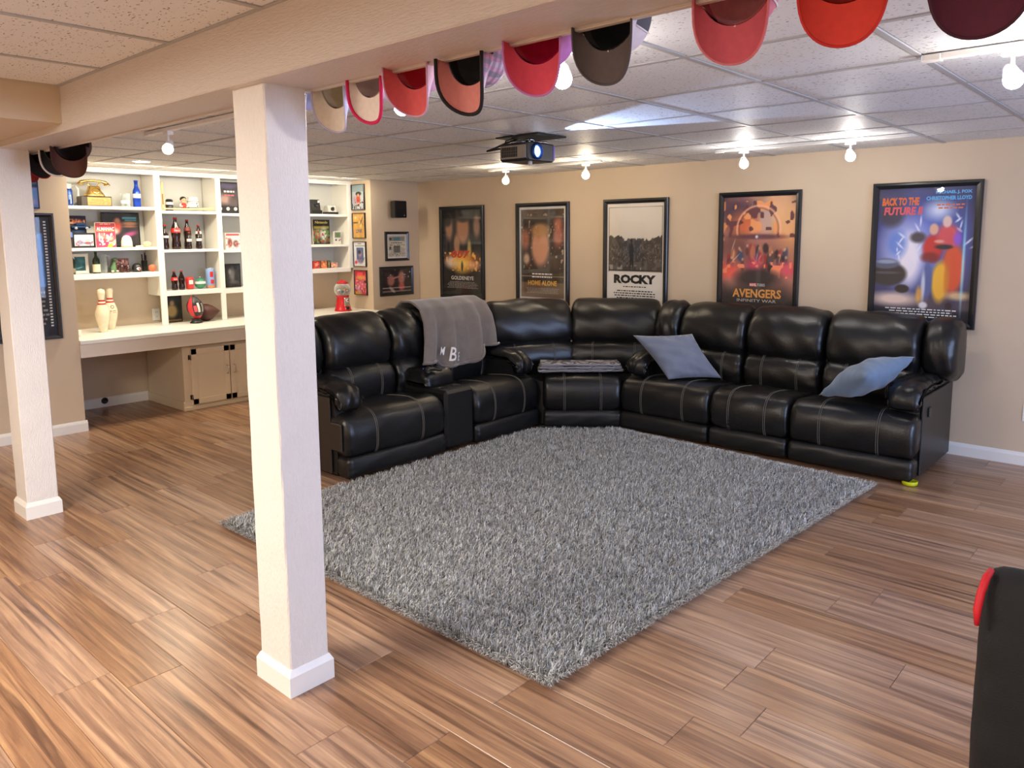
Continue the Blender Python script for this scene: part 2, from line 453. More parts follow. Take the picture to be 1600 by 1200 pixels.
struct('wall_back', MB().box(XS - .7, XR + .1, YB, YB + .1, 0, 2.5), M_WALL)
struct('wall_corner', MB().box(XA - .1, XS, YA1, YB, 0, 2.5), M_WALL)
struct('wall_alcove', MB().box(XA - .1, XA, YA0 - .1, YA1, 0, 2.5), M_WALL)
struct('wall_left', MB().box(XA - .1, XL, YF, YA0, 0, 2.5), M_WALL)
struct('wall_right', MB().box(XR, XR + .1, YF, YB, 0, 2.5), M_WALL)
struct('wall_front', MB().box(XL, XR + .1, YF - .1, YF, 0, 2.5), M_WALL)

def baseboard(name, p0, p1, n):
    """p0->p1 along the wall, n = direction into the room"""
    p0 = Vector((*p0, 0)); p1 = Vector((*p1, 0)); n = Vector((*n, 0))
    prof = [(0, 0), (.014, 0), (.014, .066), (.010, .078), (.004, .088), (0, .09)]
    rings = [[p + n * a + Vector((0, 0, z)) for a, z in prof] for p in (p0, p1)]
    return struct(name, MB().loft(rings, smooth=False), M_WHITE)
baseboard('baseboard_back', (XS, YB), (XR, YB), (0, -1))
baseboard('baseboard_left', (XL, YF), (XL, YA0 + .014), (1, 0))
baseboard('baseboard_corner', (XS, YA1), (XS, YB), (1, 0))
baseboard('baseboard_alcove', (XA, YA0), (XA, 3.11), (1, 0))
baseboard('baseboard_side', (XL, YA0), (XA, YA0), (0, 1))

# floor and its planks
floor = struct('floor', MB().box(XA - .1, XR + .1, YF - .1, YB + .1, -.12, -.010), M_FLOOR)
PW, PL = 0.1955, 1.22
def plank_mesh(L, w=PW - .0012):
    c = .0016; h = .010
    mb = MB()
    top = [(c, c, 0), (L - c, c, 0), (L - c, w - c, 0), (c, w - c, 0)]
    mid = [(0, 0, -c), (L, 0, -c), (L, w, -c), (0, w, -c)]
    bot = [(0, 0, -h), (L, 0, -h), (L, w, -h), (0, w, -h)]
    fs = [(0, 1, 2, 3)] + [(4 + i, 4 + (i + 1) % 4, (i + 1) % 4, i) for i in range(4)] + [(8 + i, 8 + (i + 1) % 4, 4 + (i + 1) % 4, 4 + i) for i in range(4)]
    mb.add(top + mid + bot, fs)
    return mesh_of('plank', mb, M_FLOOR)
full_plank = plank_mesh(PL - .0012)
known = {}
def row_of(y): return int(math.floor((y - 1.36) / PW))
for y, x in ((2.25, -.976), (2.07, -1.135), (1.84, -1.68), (1.65, -3.42), (1.32, -1.958), (1.26, -3.214), (1.54, -1.684), (1.09, -2.718)):
    known.setdefault(row_of(y), x)
for r in range(-5, 25):
    y0 = 1.36 + r * PW
    if y0 > YB: break
    xj = known.get(r, random.uniform(0, PL))
    x = xj - math.ceil((xj - XA) / PL) * PL
    while x < 1.1:
        a = max(x, XA); b_ = x + PL
        if b_ - a > .03 and not (b_ < XL and y0 < YA0 - PW):
            me = full_plank if a == x else plank_mesh(b_ - a - .0012)
            o = bpy.data.objects.new('plank', me); C.objects.link(o)
            o.location = (a, y0, 0); o.parent = floor
        x += PL

# ceilings
ceil = struct('ceiling', MB().box(XA - .1, XR + .1, 1.30, YB + .1, ZC + .012, ZC + .3).box(XA - .1, XR + .1, YF - .1, 1.30, ZN + .012, ZN + .3), M_WHITE)
GP = 0.6096
gx = [-0.804 + GP * k for k in range(-12, 6)]
gy = [3.088 + GP * k for k in range(-3, 6)]
M_BAR = mat('white_grid_bar', S(180, 179, 179), 0.5, spec=.35)
def tile_mesh(w, d):
    c = .004
    return mesh_of('ceiling_tile', MB().box(.0125, w - .0125, .0125, d - .0125, .0015, .014, ch=c), M_TILE)
_tm = {}
def lay_tiles(xs, ys, z, xmin, xmax, ymin, ymax, xstop):
    for i in range(len(xs) - 1):
        for j in range(len(ys) - 1):
            a, b_ = max(xs[i], xmin), min(xs[i + 1], xmax); c, d = max(ys[j], ymin), min(ys[j + 1], ymax)
            if b_ - a < .05 or d - c < .05 or a > xstop: continue
            k = (round(b_ - a, 3), round(d - c, 3))
            if k not in _tm: _tm[k] = tile_mesh(b_ - a, d - c)
            o = bpy.data.objects.new('ceiling_tile', _tm[k]); C.objects.link(o)
            o.location = (a, c, z); o.parent = ceil
    for x in xs:
        if xmin - .01 < x < xstop + .7:
            obj('grid_bar', MB().box(x - .012, x + .012, ymin, ymax, z - .002, z + .012, ch=.001), M_BAR, ceil)
    for y in ys:
        if ymin - .01 < y < ymax + .01:
            obj('grid_bar', MB().box(xmin, xmax, y - .012, y + .012, z - .0016, z + .012, ch=.001), M_BAR, ceil)
lay_tiles(gx, gy + [gy[-1] + GP], ZC, XA, XR, 1.50, YB, 1.0)
lay_tiles([-2.755 + GP * k for k in range(-2, 8)], [1.285 - GP * k for k in range(4, -1, -1)], ZN, -3.87, XR, -1.2, 1.285, 0.4)

# soffit box beside the beam, the beam and its rail
struct('trim_1', MB().box(XL, -3.87, YF, 1.285, 2.088, 2.40), M_WALL)
beam = struct('beam', MB().box(XL, XR, 1.285, 1.488, 2.055, 2.40, ch=.004), M_BEAM)
struct('trim_2', MB().box(XL, XR, 1.488, 1.507, 2.048, 2.19, ch=.002), M_BEAM)

def post(label, x0, x1, y0, y1, ztop):
    t = thing('support_post', label, 'post', ((x0 + x1) / 2, (y0 + y1) / 2, 0), world=True)
    mb = MB()
    rings = []
    for k in range(24):
        z = ztop * k / 23
        j = lambda: random.uniform(-.0012, .0012)
        c = .004
        rings.append([(x0 + c + j(), y0 + j(), z), (x1 - c + j(), y0 + j(), z), (x1 + j(), y0 + c, z), (x1 + j(), y1 - c, z),
                      (x1 - c, y1, z), (x0 + c, y1, z), (x0 + j(), y1 - c, z), (x0 + j(), y0 + c, z)])
    mb.loft(rings, smooth=False)
    obj('shaft', mb, M_POST, t)
    a = .013
    mb = MB()
    for e, z0, z1 in ((a, 0, .072),):
        mb.box(x0 - e, x1 + e, y0 - e, y1 + e, z0, z1)
    r0 = [(x0 - a, y0 - a, .072), (x1 + a, y0 - a, .072), (x1 + a, y1 + a, .072), (x0 - a, y1 + a, .072)]
    r1 = [(x0 - .008, y0 - .008, .082), (x1 + .008, y0 - .008, .082), (x1 + .008, y1 + .008, .082), (x0 - .008, y1 + .008, .082)]
    r2 = [(x0 - .002, y0 - .002, .094), (x1 + .002, y0 - .002, .094), (x1 + .002, y1 + .002, .094), (x0 - .002, y1 + .002, .094)]
    mb.loft([r0, r1, r2], smooth=False)
    obj('base_trim', mb, M_WHITE, t)
    return t
post('square white rough-sawn post standing in front of the grey rug', -2.43, -2.236, 1.325, 1.478, 2.055)
post('square white rough-sawn post standing by the left wall, beside the film strip frame', -5.032, -4.844, 1.272, 1.432, 2.055)

# ------------------------------------------------------------------ rug
RC = [(-1.585, 1.93), (-3.925, 1.93), (-4.03, 5.08), (-1.415, 4.935)]   # front, left, far left (under the sofa), right
def rug_pt(u, v):
    a = Vector(RC[0]).lerp(Vector(RC[1]), u); b_ = Vector(RC[3]).lerp(Vector(RC[2]), u)
    return a.lerp(b_, v)
def build_rug():
    t = thing('shag_rug', 'large grey shag rug on the wooden floor inside the sectional sofa', 'rug', (-2.7, 3.4, 0), world=True)
    mb = MB()
    P = [[(*rug_pt(.008 + .984 * i / 20, .008 + .984 * j / 20), .0125 - (.006 if i in (0, 20) or j in (0, 20) else 0)) for i in range(21)] for j in range(21)]
    mb.grid(P)
    Q = [[(*rug_pt(.008 + .984 * i, .008 + .984 * j), .001) for i in (0, 1)] for j in (0, 1)]
    mb.grid(Q)
    obj('backing', mb, mat('rug_backing', S(92, 92, 92), .95, noise=.3, nscale=60), t)
    n = 215000
    u = rng.random(n); v = rng.random(n)
    A = np.array(RC)
    p = (A[0] * (1 - u)[:, None] + A[1] * u[:, None]) * (1 - v)[:, None] + (A[3] * (1 - u)[:, None] + A[2] * u[:, None]) * v[:, None]
    # none under the sofa
    kk = ~((p[:, 0] < -3.93) & (p[:, 1] > 2.79)) & ~(p[:, 1] > 5.05)
    kk &= ~((p[:, 1] - 4.725) * .418 - (p[:, 0] + 3.875) * .363 > -.04)
    p = p[kk]; u = u[kk]; v = v[kk]; n = len(p)
    # clumped lean directions
    def sm(sc, seed): return vnoise(u, v, sc, seed)
    ang = (sm(110, 4) * 14 * PI) + rng.normal(0, .6, n)
    lean = np.clip(rng.normal(.55, .30, n), .05, 1.2)
    edge = np.minimum(np.minimum(u, 1 - u), np.minimum(v, 1 - v))
    ctr = A.mean(0)
    out = p - ctr; oa = np.arctan2(out[:, 1], out[:, 0])
    ne = edge < .012
    lean = np.where(ne, 1.0, lean)
    ang = np.where(ne, oa + rng.normal(0, .7, n), ang)
    L = rng.uniform(.024, .042, n) * (0.85 + .3 * sm(60, 9)); wd = rng.uniform(.0010, .0021, n)
    d = np.stack([np.cos(ang), np.sin(ang)], -1); s = np.stack([-np.sin(ang + .6), np.cos(ang + .6)], -1)
    base = np.concatenate([p, np.full((n, 1), .010)], 1)
    h1 = L * .62; 
    mid = base + np.concatenate([d * (L * np.sin(lean * .5) * .55)[:, None], (h1 * np.cos(lean * .5))[:, None]], 1)
    tip = mid + np.concatenate([d * (L * .5 * np.sin(lean * 1.5))[:, None], (L * .42 * np.cos(lean * 1.5))[:, None]], 1)
    sw = np.concatenate([s * wd[:, None], np.zeros((n, 1))], 1)
    V = np.stack([base - sw * .7, base + sw * .7, mid - sw, mid + sw, tip - sw * .55, tip + sw * .55], 1).reshape(-1, 3)
    V[:, 2] = np.maximum(V[:, 2], .003)
    k = (np.arange(n) * 6)[:, None]
    F = np.concatenate([k + [0, 1, 3, 2], k + [2, 3, 5, 4]], 1).reshape(-1, 4)
    me = bpy.data.meshes.new('pile')
    me.vertices.add(len(V)); me.vertices.foreach_set('co', V.astype(np.float32).ravel())
    me.loops.add(F.size); me.loops.foreach_set('vertex_index', F.astype(np.int32).ravel())
    me.polygons.add(len(F)); me.polygons.foreach_set('loop_start', (np.arange(len(F)) * 4).astype(np.int32))
    me.polygons.foreach_set('loop_total', np.full(len(F), 4, np.int32))
    me.polygons.foreach_set('use_smooth', np.ones(len(F), bool))
    me.update(calc_edges=True)
    m = bpy.data.materials.new('rug_pile'); m.use_nodes = True
    nt = m.node_tree; b = nt.nodes['Principled BSDF']
    ge = nt.nodes.new('ShaderNodeNewGeometry'); r = nt.nodes.new('ShaderNodeValToRGB')
    r.color_ramp.elements[0].color = (*S(112, 112, 111), 1); r.color_ramp.elements[1].color = (*S(236, 236, 233), 1)
    x = r.color_ramp.elements.new(.5); x.color = (*S(180, 180, 178), 1)
    nt.links.new(ge.outputs['Random Per Island'], r.inputs[0]); nt.links.new(r.outputs[0], b.inputs['Base Color'])
    b.inputs['Roughness'].default_value = .7; b.inputs['Specular IOR Level'].default_value = .25
    me.materials.append(m)
    o = bpy.data.objects.new('pile', me); C.objects.link(o); parent_to(o, t); o['kind'] = 'stuff'
build_rug()

# ------------------------------------------------------------------ sectional sofa
def cr_closed(pts, n):
    P = np.array(pts, float); m = len(P); out = []
    per = 12
    for i in range(m):
        p0, p1, p2, p3 = P[(i - 1) % m], P[i], P[(i + 1) % m], P[(i + 2) % m]
        for k in range(per):
            t = k / per
            out.append(.5 * ((2 * p1) + (-p0 + p2) * t + (2 * p0 - 5 * p1 + 4 * p2 - p3) * t * t + (-p0 + 3 * p1 - 3 * p2 + p3) * t ** 3))
    out = np.array(out); d = np.r_[0, np.cumsum(np.linalg.norm(np.diff(np.vstack([out, out[:1]]), axis=0), axis=1))]
    s = np.linspace(0, d[-1], n, endpoint=False); o2 = np.vstack([out, out[:1]])
    return np.stack([np.interp(s, d, o2[:, k]) for k in (0, 1)], 1)
def normals2(P):
    T = np.roll(P, -1, 0) - np.roll(P, 1, 0); Nn = np.stack([T[:, 1], -T[:, 0]], 1); Nn /= np.linalg.norm(Nn, axis=1)[:, None] + 1e-9
    A = .5 * np.sum(P[:, 0] * np.roll(P[:, 1], -1) - np.roll(P[:, 0], -1) * P[:, 1])
    return Nn if A > 0 else -Nn
def cushion(mb, prof, x0, x1, r=.05, puff=.006, wr=.003, seed=0, M=None, n=56, nx=26, gather=.004, skew=0.0):
    P = cr_closed(prof, n); Nn = normals2(P); r_ = np.random.default_rng(seed)
    r = min(r, (x1 - x0) * .48)
    t = np.linspace(0, 1, nx); t = .5 - .5 * np.cos(PI * t); t = .5 * t + .5 * np.linspace(0, 1, nx)
    ph = r_.random(6) * 6
    s = np.arange(n) / n
    rings = []
    for ti in t:
        x = x0 + ti * (x1 - x0); d = min(x - x0, x1 - x)
        q = max(0.0, 1 - d / r); inset = r * (1 - math.sqrt(max(0, 1 - q * q)))
        off = -inset + puff * math.sin(PI * ti) 
        w = wr * (np.sin(s * 14 + ph[0] + 3 * ti) * np.sin(ti * 9 + ph[1]) + .6 * np.sin(s * 31 + ph[2] + ti * 17))
        g = gather * math.exp(-d / .035) * np.sin(s * n * 1.35 + ph[3]) * (1 if d > 1e-4 else .4)
        Q = P + Nn * (off + w + g)[:, None]
        rings.append([(x, a + skew * (x - x0), b_) for a, b_ in Q])
    return mb.loft(rings, 0, M)
def along(prof, x, M, lift=.0015, i0=0.0, i1=1.0, n=56, k=26):
    """points on a cushion's surface at width x, between two fractions of the profile"""
    P = cr_closed(prof, n * 4); Nn = normals2(P); m = len(P)
    out = []
    for i in range(k):
        f = (i0 + (i1 - i0) * i / (k - 1)) * m
        j = int(f) % m
        a = P[j] + Nn[j] * lift
        out.append(M @ Vector((x, a[0], a[1])))
    return out

SEAT = [(.52, .33), (.51, .40), (.40, .415), (.22, .435), (.10, .435), (.03, .408), (-.004, .35), (-.012, .27), (.0, .19), (.03, .16), (.10, .165), (.3, .2)]
FOOT = [(.03, .158), (.0, .155), (-.018, .125), (-.018, .065), (-.004, .030), (.05, .022), (.12, .036), (.12, .145)]
HEAD = [(.56, .62), (.50, .67), (.482, .76), (.50, .86), (.55, .94), (.63, .995), (.73, 1.0), (.80, .94), (.82, .80), (.80, .62), (.68, .59)]
LUMB = [(.50, .36), (.455, .44), (.445, .53), (.47, .61), (.53, .65), (.62, .64), (.64, .38)]
ARMP = [(.62, .54), (.62, .61), (.42, .635), (.22, .632), (.10, .60), (.05, .54), (.055, .475), (.09, .465), (.13, .52), (.20, .545), (.40, .545)]
sofa = thing('sectional_sofa', 'black leather L-shaped reclining sectional sofa around the grey rug', 'sofa', (-3.0, 4.6, 0), world=True)
MR = Matrix.Translation((-3.44, 5.10, 0))
ML = Matrix.Translation((-3.99, 2.83, 0)) @ Matrix.Rotation(PI / 2, 4, 'Z')
_sd = [10]
def sd(): _sd[0] += 1; return _sd[0]
def seat(M, x0, x1, prof=SEAT, stitch=True):
    p = obj('seat_cushion', cushion(MB(), prof, x0, x1, r=.045, puff=.012, wr=.003, seed=sd(), M=M, gather=.005), M_LEATHER, sofa)
    if stitch:
        for f in (.27, .73):
            for dx in (-.006, .006):
                x = x0 + (x1 - x0) * f + dx
                # seam from the top of the seat down over the nose
                obj('stitching', MB().tube(along(prof, x, M, .012 * math.sin(PI * f) + .0034, 2.0 / 12, 8.0 / 12), .0015, 5), M_STITCH, p)
    obj('footrest_panel', cushion(MB(), FOOT, x0 + .004, x1 - .004, r=.02, puff=.004, wr=.0018, seed=sd(), M=M, gather=.002), M_LEATHER2, sofa)
    return p
def back(M, x0, x1, lum=True, prof=HEAD, lprof=LUMB, skew=0.0, wr=.005):
    obj('headrest', cushion(MB(), prof, x0, x1, r=.06, puff=.014, wr=wr, seed=sd(), M=M, gather=.005), M_LEATHER, sofa)
    if lum:
        p = obj('lumbar_cushion', cushion(MB(), lprof, x0 + .004, x1 - .004, r=.04, puff=.010, wr=.003, seed=sd(), M=M, gather=.004), M_LEATHER, sofa)
        if x1 - x0 > .4:
            for f in (.27, .73):
                for dx in (-.006, .006):
                    x = x0 + (x1 - x0) * f + dx
                    obj('stitching', MB().tube(along(lprof, x, M, .010 * math.sin(PI * f) + .0032, .3 / 7, 4.0 / 7, k=16), .0015, 5), M_STITCH, p)
def arm(M, x0, x1, outer=0):
    mb = MB()
    y0, y1 = .115, .84
    bp = [(y0 + .01, .03), (y1, .03), (y1, .56), (y0 + .10, .56), (y0 + .03, .52), (y0, .44), (y0, .10)]
    rings = [[(x, a, b_) for a, b_ in bp] for x in (x0 + .012, x1 - .012)]
    mb.loft(rings, 0, M, smooth=False)
    obj('arm_base', mb, M_LEATHER2, sofa)
    p = obj('arm_pad', cushion(MB(), ARMP, x0 - .005, x1 + .005, r=.055, puff=.006, wr=.0045, seed=sd(), M=M, gather=.010), M_LEATHER, sofa)
    for x in (x0 + .014, x1 - .014):
        obj('stitching', MB().tube(along(ARMP, x, M, -.010, 5.8 / 11, 10.0 / 11), .0011, 5), M_STITCH, p)
def chassis(M, x0, x1):
    obj('base_frame', MB().box(x0 + .01, x1 - .01, .13, .86, .03, .36, M=M, ch=.01).box(x0 + .01, x1 - .01, .60, .87, .36, .86, M=M, ch=.02), M_LEATHER2, sofa)

# right-hand run along the poster wall
chassis(MR, 0, 2.19)
for a, b_ in ((0.0, .786), (.790, 1.384), (1.388, 2.19)): seat(MR, a, b_)
back(MR, .24, .815); back(MR, .825, 1.42); back(MR, 1.43, 2.055)
back(MR, .0, .235, lum=False)
WING = [(.60, .61), (.54, .66), (.52, .76), (.54, .87), (.59, .945), (.66, .985), (.76, .985), (.84, .93), (.87, .80), (.85, .62), (.74, .575)]
back(MR, 2.06, 2.275, lum=False, prof=WING, wr=.003)
arm(MR, .02, .20); arm(MR, 1.99, 2.19)
obj('side_panel', MB().box(2.182, 2.196, .13, .87, .035, .545, M=MR, ch=.004), M_LEATHER2, sofa)
obj('recliner_handle', MB().box(2.196, 2.206, .24, .30, .40, .46, M=MR, ch=.003), M_BLACK, sofa, 'small black lever cup on the outer side')
# left-hand run
chassis(ML, 0, 1.905)
seat(ML, .0, .87); seat(ML, 1.165, 1.905)
back(ML, .235, .80); back(ML, 1.14, 1.90)
back(ML, .81, 1.13, lum=True)
back(ML, -.03, .23, lum=False, prof=WING, wr=.003)
arm(ML, .0, .19); arm(ML, 1.725, 1.905)
obj('side_panel', MB().box(-.008, .006, .16, .87, .035, .54, M=ML, ch=.004), mat('brown_side_panel', S(44, 36, 30), .5, bump=.05, bscale=90), sofa, 'dark brown leather panel on the near end')
obj('lever_panel', MB().box(-.018, .0, .03, .15, .20, .385, M=ML, ch=.008), mat('brown_side_panel'), sofa, 'dark brown panel beside the seat front')
# console with cup holders
con = obj('console', MB().box(.873, 1.162, .004, .60, .03, .462, M=ML, ch=.022), M_LEATHER2, sofa)
for x in (.945, 1.09):
    T = ML @ Matrix.Translation((x, .115, .462))
    obj('cup_holder', MB().lathe([(.0, -.0), (.030, .0005), (.034, .003), (.039, .004), (.042, .0025), (.043, 0)], 24, 0, T, cap=False), mat('dark_cup_ring', (.05, .05, .055), .2, metal=.8), con)
LID = [(.22, .455), (.205, .50), (.22, .55), (.27, .575), (.40, .58), (.52, .575), (.57, .54), (.57, .46), (.40, .45)]
obj('console_lid', cushion(MB(), LID, .87, 1.165, r=.04, puff=.006, wr=.002, seed=sd(), M=ML), M_LEATHER, sofa)
# corner wedge
MW = Matrix.Translation((-3.875, 4.725, 0)) @ Matrix.Rotation(math.radians(41), 4, 'Z')
WSEAT = [(.72, .33), (.70, .40), (.45, .42), (.22, .435), (.10, .435), (.03, .408), (-.004, .35), (-.012, .27), (.0, .19), (.03, .16), (.10, .165), (.4, .2)]
poly = [(-3.86, 4.80), (-3.50, 5.12), (-3.45, 5.28), (-3.45, 5.96), (-4.84, 5.96), (-4.84, 4.745), (-4.02, 4.745)]
obj('base_frame', MB().loft([[(x, y, z) for x, y in poly] for z in (.03, .385)], smooth=False), M_LEATHER2, sofa)
seat(MW, -.045, .595, prof=WSEAT)
def back_line(A, B, **k):
    d = Vector((B[0] - A[0], B[1] - A[1], 0)); ph = math.atan2(d.y, d.x)
    M = Matrix.Translation((A[0], A[1], 0)) @ Matrix.Rotation(ph, 4, 'Z') @ Matrix.Translation((0, -.66, 0))
    back(M, 0, d.length, **k)
back_line((-4.60, 4.755), (-4.21, 5.405))
back_line((-4.185, 5.435), (-3.50, 5.815))
cup = obj('foot_cup', MB().lathe([(.0, .004), (.038, .004), (.045, .012), (.046, .03), (.042, .032), (.040, .012), (0, .01)], 20, 0, Matrix.Translation((-1.272, 5.125, -.003)), cap=False),
          C_('yellow_green_plastic', 206, 212, 20, .4), sofa, 'yellow-green plastic cup under the front corner')

# ------------------------------------------------------------------ pillows
def pillow(name, label, corners, thick, m, seed, group=None):
    """corners: four points round the edge"""
    c = [Vector(p) for p in corners]
    N = (c[2] - c[0]).cross(c[3] - c[1]).normalized(); n = 26
    r_ = np.random.default_rng(seed); ph = r_.random(8) * 6
    mb = MB()
    for sgn in (1, -1):
        P = []
        for j in range(n + 1):
            row = []
            for i in range(n + 1):
                u, v = i / n, j / n; a, b_ = 2 * u - 1, 2 * v - 1
                # sides drawn in a little between the corners
                uu = .5 + .5 * a * (1 - .07 * (1 - b_ * b_) * abs(a)); vv = .5 + .5 * b_ * (1 - .07 * (1 - a * a) * abs(b_))
                p = c[0].lerp(c[1], uu).lerp(c[3].lerp(c[2], uu), vv)
                h = ((1 - a * a) * (1 - b_ * b_)) ** .55
                e = 1 - max(abs(a), abs(b_))
                w = .004 * math.sin(7 * a + ph[0] + 3 * b_) + .003 * math.sin(13 * b_ + ph[1] + 5 * a) + .004 * math.exp(-e * 5) * math.sin(24 * (a if abs(b_) > abs(a) else b_) + ph[2])
                row.append(p + N * sgn * (thick * .5 * h + (w if h > .02 else 0) * min(1, h * 3)))
            P.append(row)
        mb.grid(P if sgn > 0 else [r[::-1] for r in P])
    o = obj(name, mb, m, fix=False)
    md = o.modifiers.new('w', 'WELD'); md.merge_threshold = .0005
    return tag(o, label, 'pillow', group)
pillow('throw_pillow', 'slate blue square pillow leaning in the corner beside the folded striped blanket', [(-3.03, 5.16, .455), (-2.72, 5.43, .465), (-3.0, 5.46, .785), (-3.36, 5.16, .775)], .15, M_PILLOW, 3)
cc = Vector((-1.61, 5.265, .625)); dd = Vector((-.28, .94, -.17)) * .25
pillow('throw_pillow', 'steel blue pillow tipped over the right-hand sofa arm', [(-1.89, 5.21, .475), tuple(cc - dd), (-1.33, 5.31, .785), tuple(cc + dd)], .21, M_PILLOW2, 5)

# ------------------------------------------------------------------ throw blanket over the backrest
PATH = [(-4.93, .62), (-4.915, .82), (-4.87, .99), (-4.78, 1.06), (-4.66, 1.065), (-4.53, 1.01), (-4.455, .91), (-4.418, .78), (-4.405, .66), (-4.395, .545)]
pc = np.array(PATH); pd = np.r_[0, np.cumsum(np.linalg.norm(np.diff(pc, axis=0), axis=1))]; pd /= pd[-1]
def throw_pt(u, v, lift=0.0):
    x = np.interp(v, pd, pc[:, 0]); z = np.interp(v, pd, pc[:, 1])
    y0 = 3.955 - .13 * max(0, v - .55) / .45; y1 = 4.675 + .01 * max(0, v - .55)
    y = y0 + (y1 - y0) * u
    f = max(0.0, min(1.0, (v - .45) / .5))
    z -= f * f * .055 * math.sin(PI * min(1, u * 1.15)) - f * .02 * u
    q = min(1, max(0, (y - 4.36) / .16)); q = q * q * (3 - 2 * q); z = max(z, .56 + .115 * q)
    if y < 4.03: z = max(z, .612 - .05 * min(1, max(0, (y - 3.99) / .04)))
    amp = .008 + .036 * f
    x += amp * (math.sin(u * 19 + 1.2 * v) * .6 + math.sin(u * 31 + 2 + v * 3) * .4) + lift + .030 * f
    x -= (.02 * math.exp(-u * 25) + .03 * math.exp(-(1 - u) * 18)) * f
    return (x, y, z)
P = [[throw_pt(i / 70, j / 40) for i in range(71)] for j in range(41)]
th = obj('throw_blanket', MB().grid(P), M_THROW, fix=False)
sol = th.modifiers.new('t', 'SOLIDIFY'); sol.thickness = .014; sol.offset = 1.0
tag(th, 'taupe fleece blanket with a white monogram draped over the sofa back', 'blanket')
hem = MB()
for k in (0, 1):
    hem.tube([Vector(throw_pt(i / 60, .985 - .03 * k)) + Vector((.008 + .006 * k, 0, 0)) for i in range(61)], .010, 8)
obj('hem', hem, M_THROW, th)
mono = MB()
for ch, du, hh, dv in (('M', .0, .045, .015), ('B', .078, .075, 0), ('E', .15, .045, -.015)):
    t_ = text_mb(ch, hh, hh * (.95 if ch != 'B' else .62), bold=.012, shear=.25)
    for f in t_.f:
        vs = []
        for i in f:
            a, _, b_ = t_.v[i]
            u = .21 + du + a / .80; v = .885 - (b_ + dv) / .98
            vs.append(throw_pt(u, v, .042))
        mono.add(vs, [tuple(range(len(vs)))])
obj('monogram', mono, M_THREAD, th, 'white embroidered letters')

# folded patterned blanket on the corner seat
def zebra():
    m = bpy.data.materials.new('wavy_grey_fleece'); m.use_nodes = True
    nt = m.node_tree; N = nt.nodes; L = nt.links; b = N['Principled BSDF']
    tc = N.new('ShaderNodeTexCoord'); w = N.new('ShaderNodeTexWave'); w.inputs['Scale'].default_value = 26; w.inputs['Distortion'].default_value = 9; w.inputs['Detail'].default_value = 1; w.inputs['Detail Scale'].default_value = .5
    w.bands_direction = 'Z'
    L.new(tc.outputs['Object'], w.inputs['Vector'])
    r = N.new('ShaderNodeValToRGB'); r.color_ramp.elements[0].position = .35; r.color_ramp.elements[1].position = .65
    r.color_ramp.elements[0].color = (*S(84, 82, 88), 1); r.color_ramp.elements[1].color = (*S(158, 154, 158), 1)
    L.new(w.outputs['Fac'], r.inputs[0]); L.new(r.outputs[0], b.inputs['Base Color']); b.inputs['Roughness'].default_value = .85
    return m
MZ = zebra()
fb = MB()
FM = MW @ Matrix.Translation((-.085, .085, 0))
for k in range(3):
    z0 = .458 + k * .024
    prof = [(.0, z0 + .004), (-.012, z0 + .014), (.0, z0 + .026), (.12, z0 + .027), (.215, z0 + .020), (.225, z0 + .01), (.215, z0 + .0), (.12, z0 + .001)]
    cushion(fb, prof, .0 + .01 * k, .70 - .012 * k, r=.008, puff=.0, wr=.0035, seed=60 + k, M=FM, gather=0, n=40, nx=40)
tag(obj('folded_blanket', fb, MZ), 'folded wavy grey striped blanket lying on the corner seat', 'blanket')

# ------------------------------------------------------------------ game controller on the console
gc = thing('game_controller', 'black game controller resting on the sofa console', 'controller', (-4.22, 3.745, .592), rotz=math.radians(100))
mb = MB()
rings = []
for k in range(15):
    t = k / 14; x = -.075 + .15 * t; e = abs(t - .5) * 2
    yc = -.012 * e * e - (.030 * max(0, e - .55) / .45); ry = .030 - .010 * e * e; rz = .017 - .004 * e
    if k in (0, 14): ry *= .35; rz *= .35
    rings.append([(x, yc + ry * math.cos(a), .004 + rz * math.sin(a) - .006 * e) for a in [2 * PI * q / 14 for q in range(14)]])
mb.loft(rings); obj('body', mb, M_BLACK, gc)
for s in (-1, 1):
    obj('grip', MB().tube([(s * .058, -.015, .002), (s * .066, -.040, -.002), (s * .070, -.062, -.006), (s * .070, -.070, -.007)], [.017, .016, .013, .006], 12), M_BLACK, gc)
    obj('thumb_stick', MB().lathe([(.006, 0), (.005, .008), (.009, .010), (.009, .013), (.0, .0125)], 14, 0, Matrix.Translation((s * .026, -.016, .018)), cap=False), M_BLACKM, gc)
obj('light_bar', MB().box(-.025, .025, .026, .030, .002, .008), mat('blue_led', (.1, .1, .8), .3, emit=(.1, .12, 1), estr=2.5), gc, 'lit blue bar')

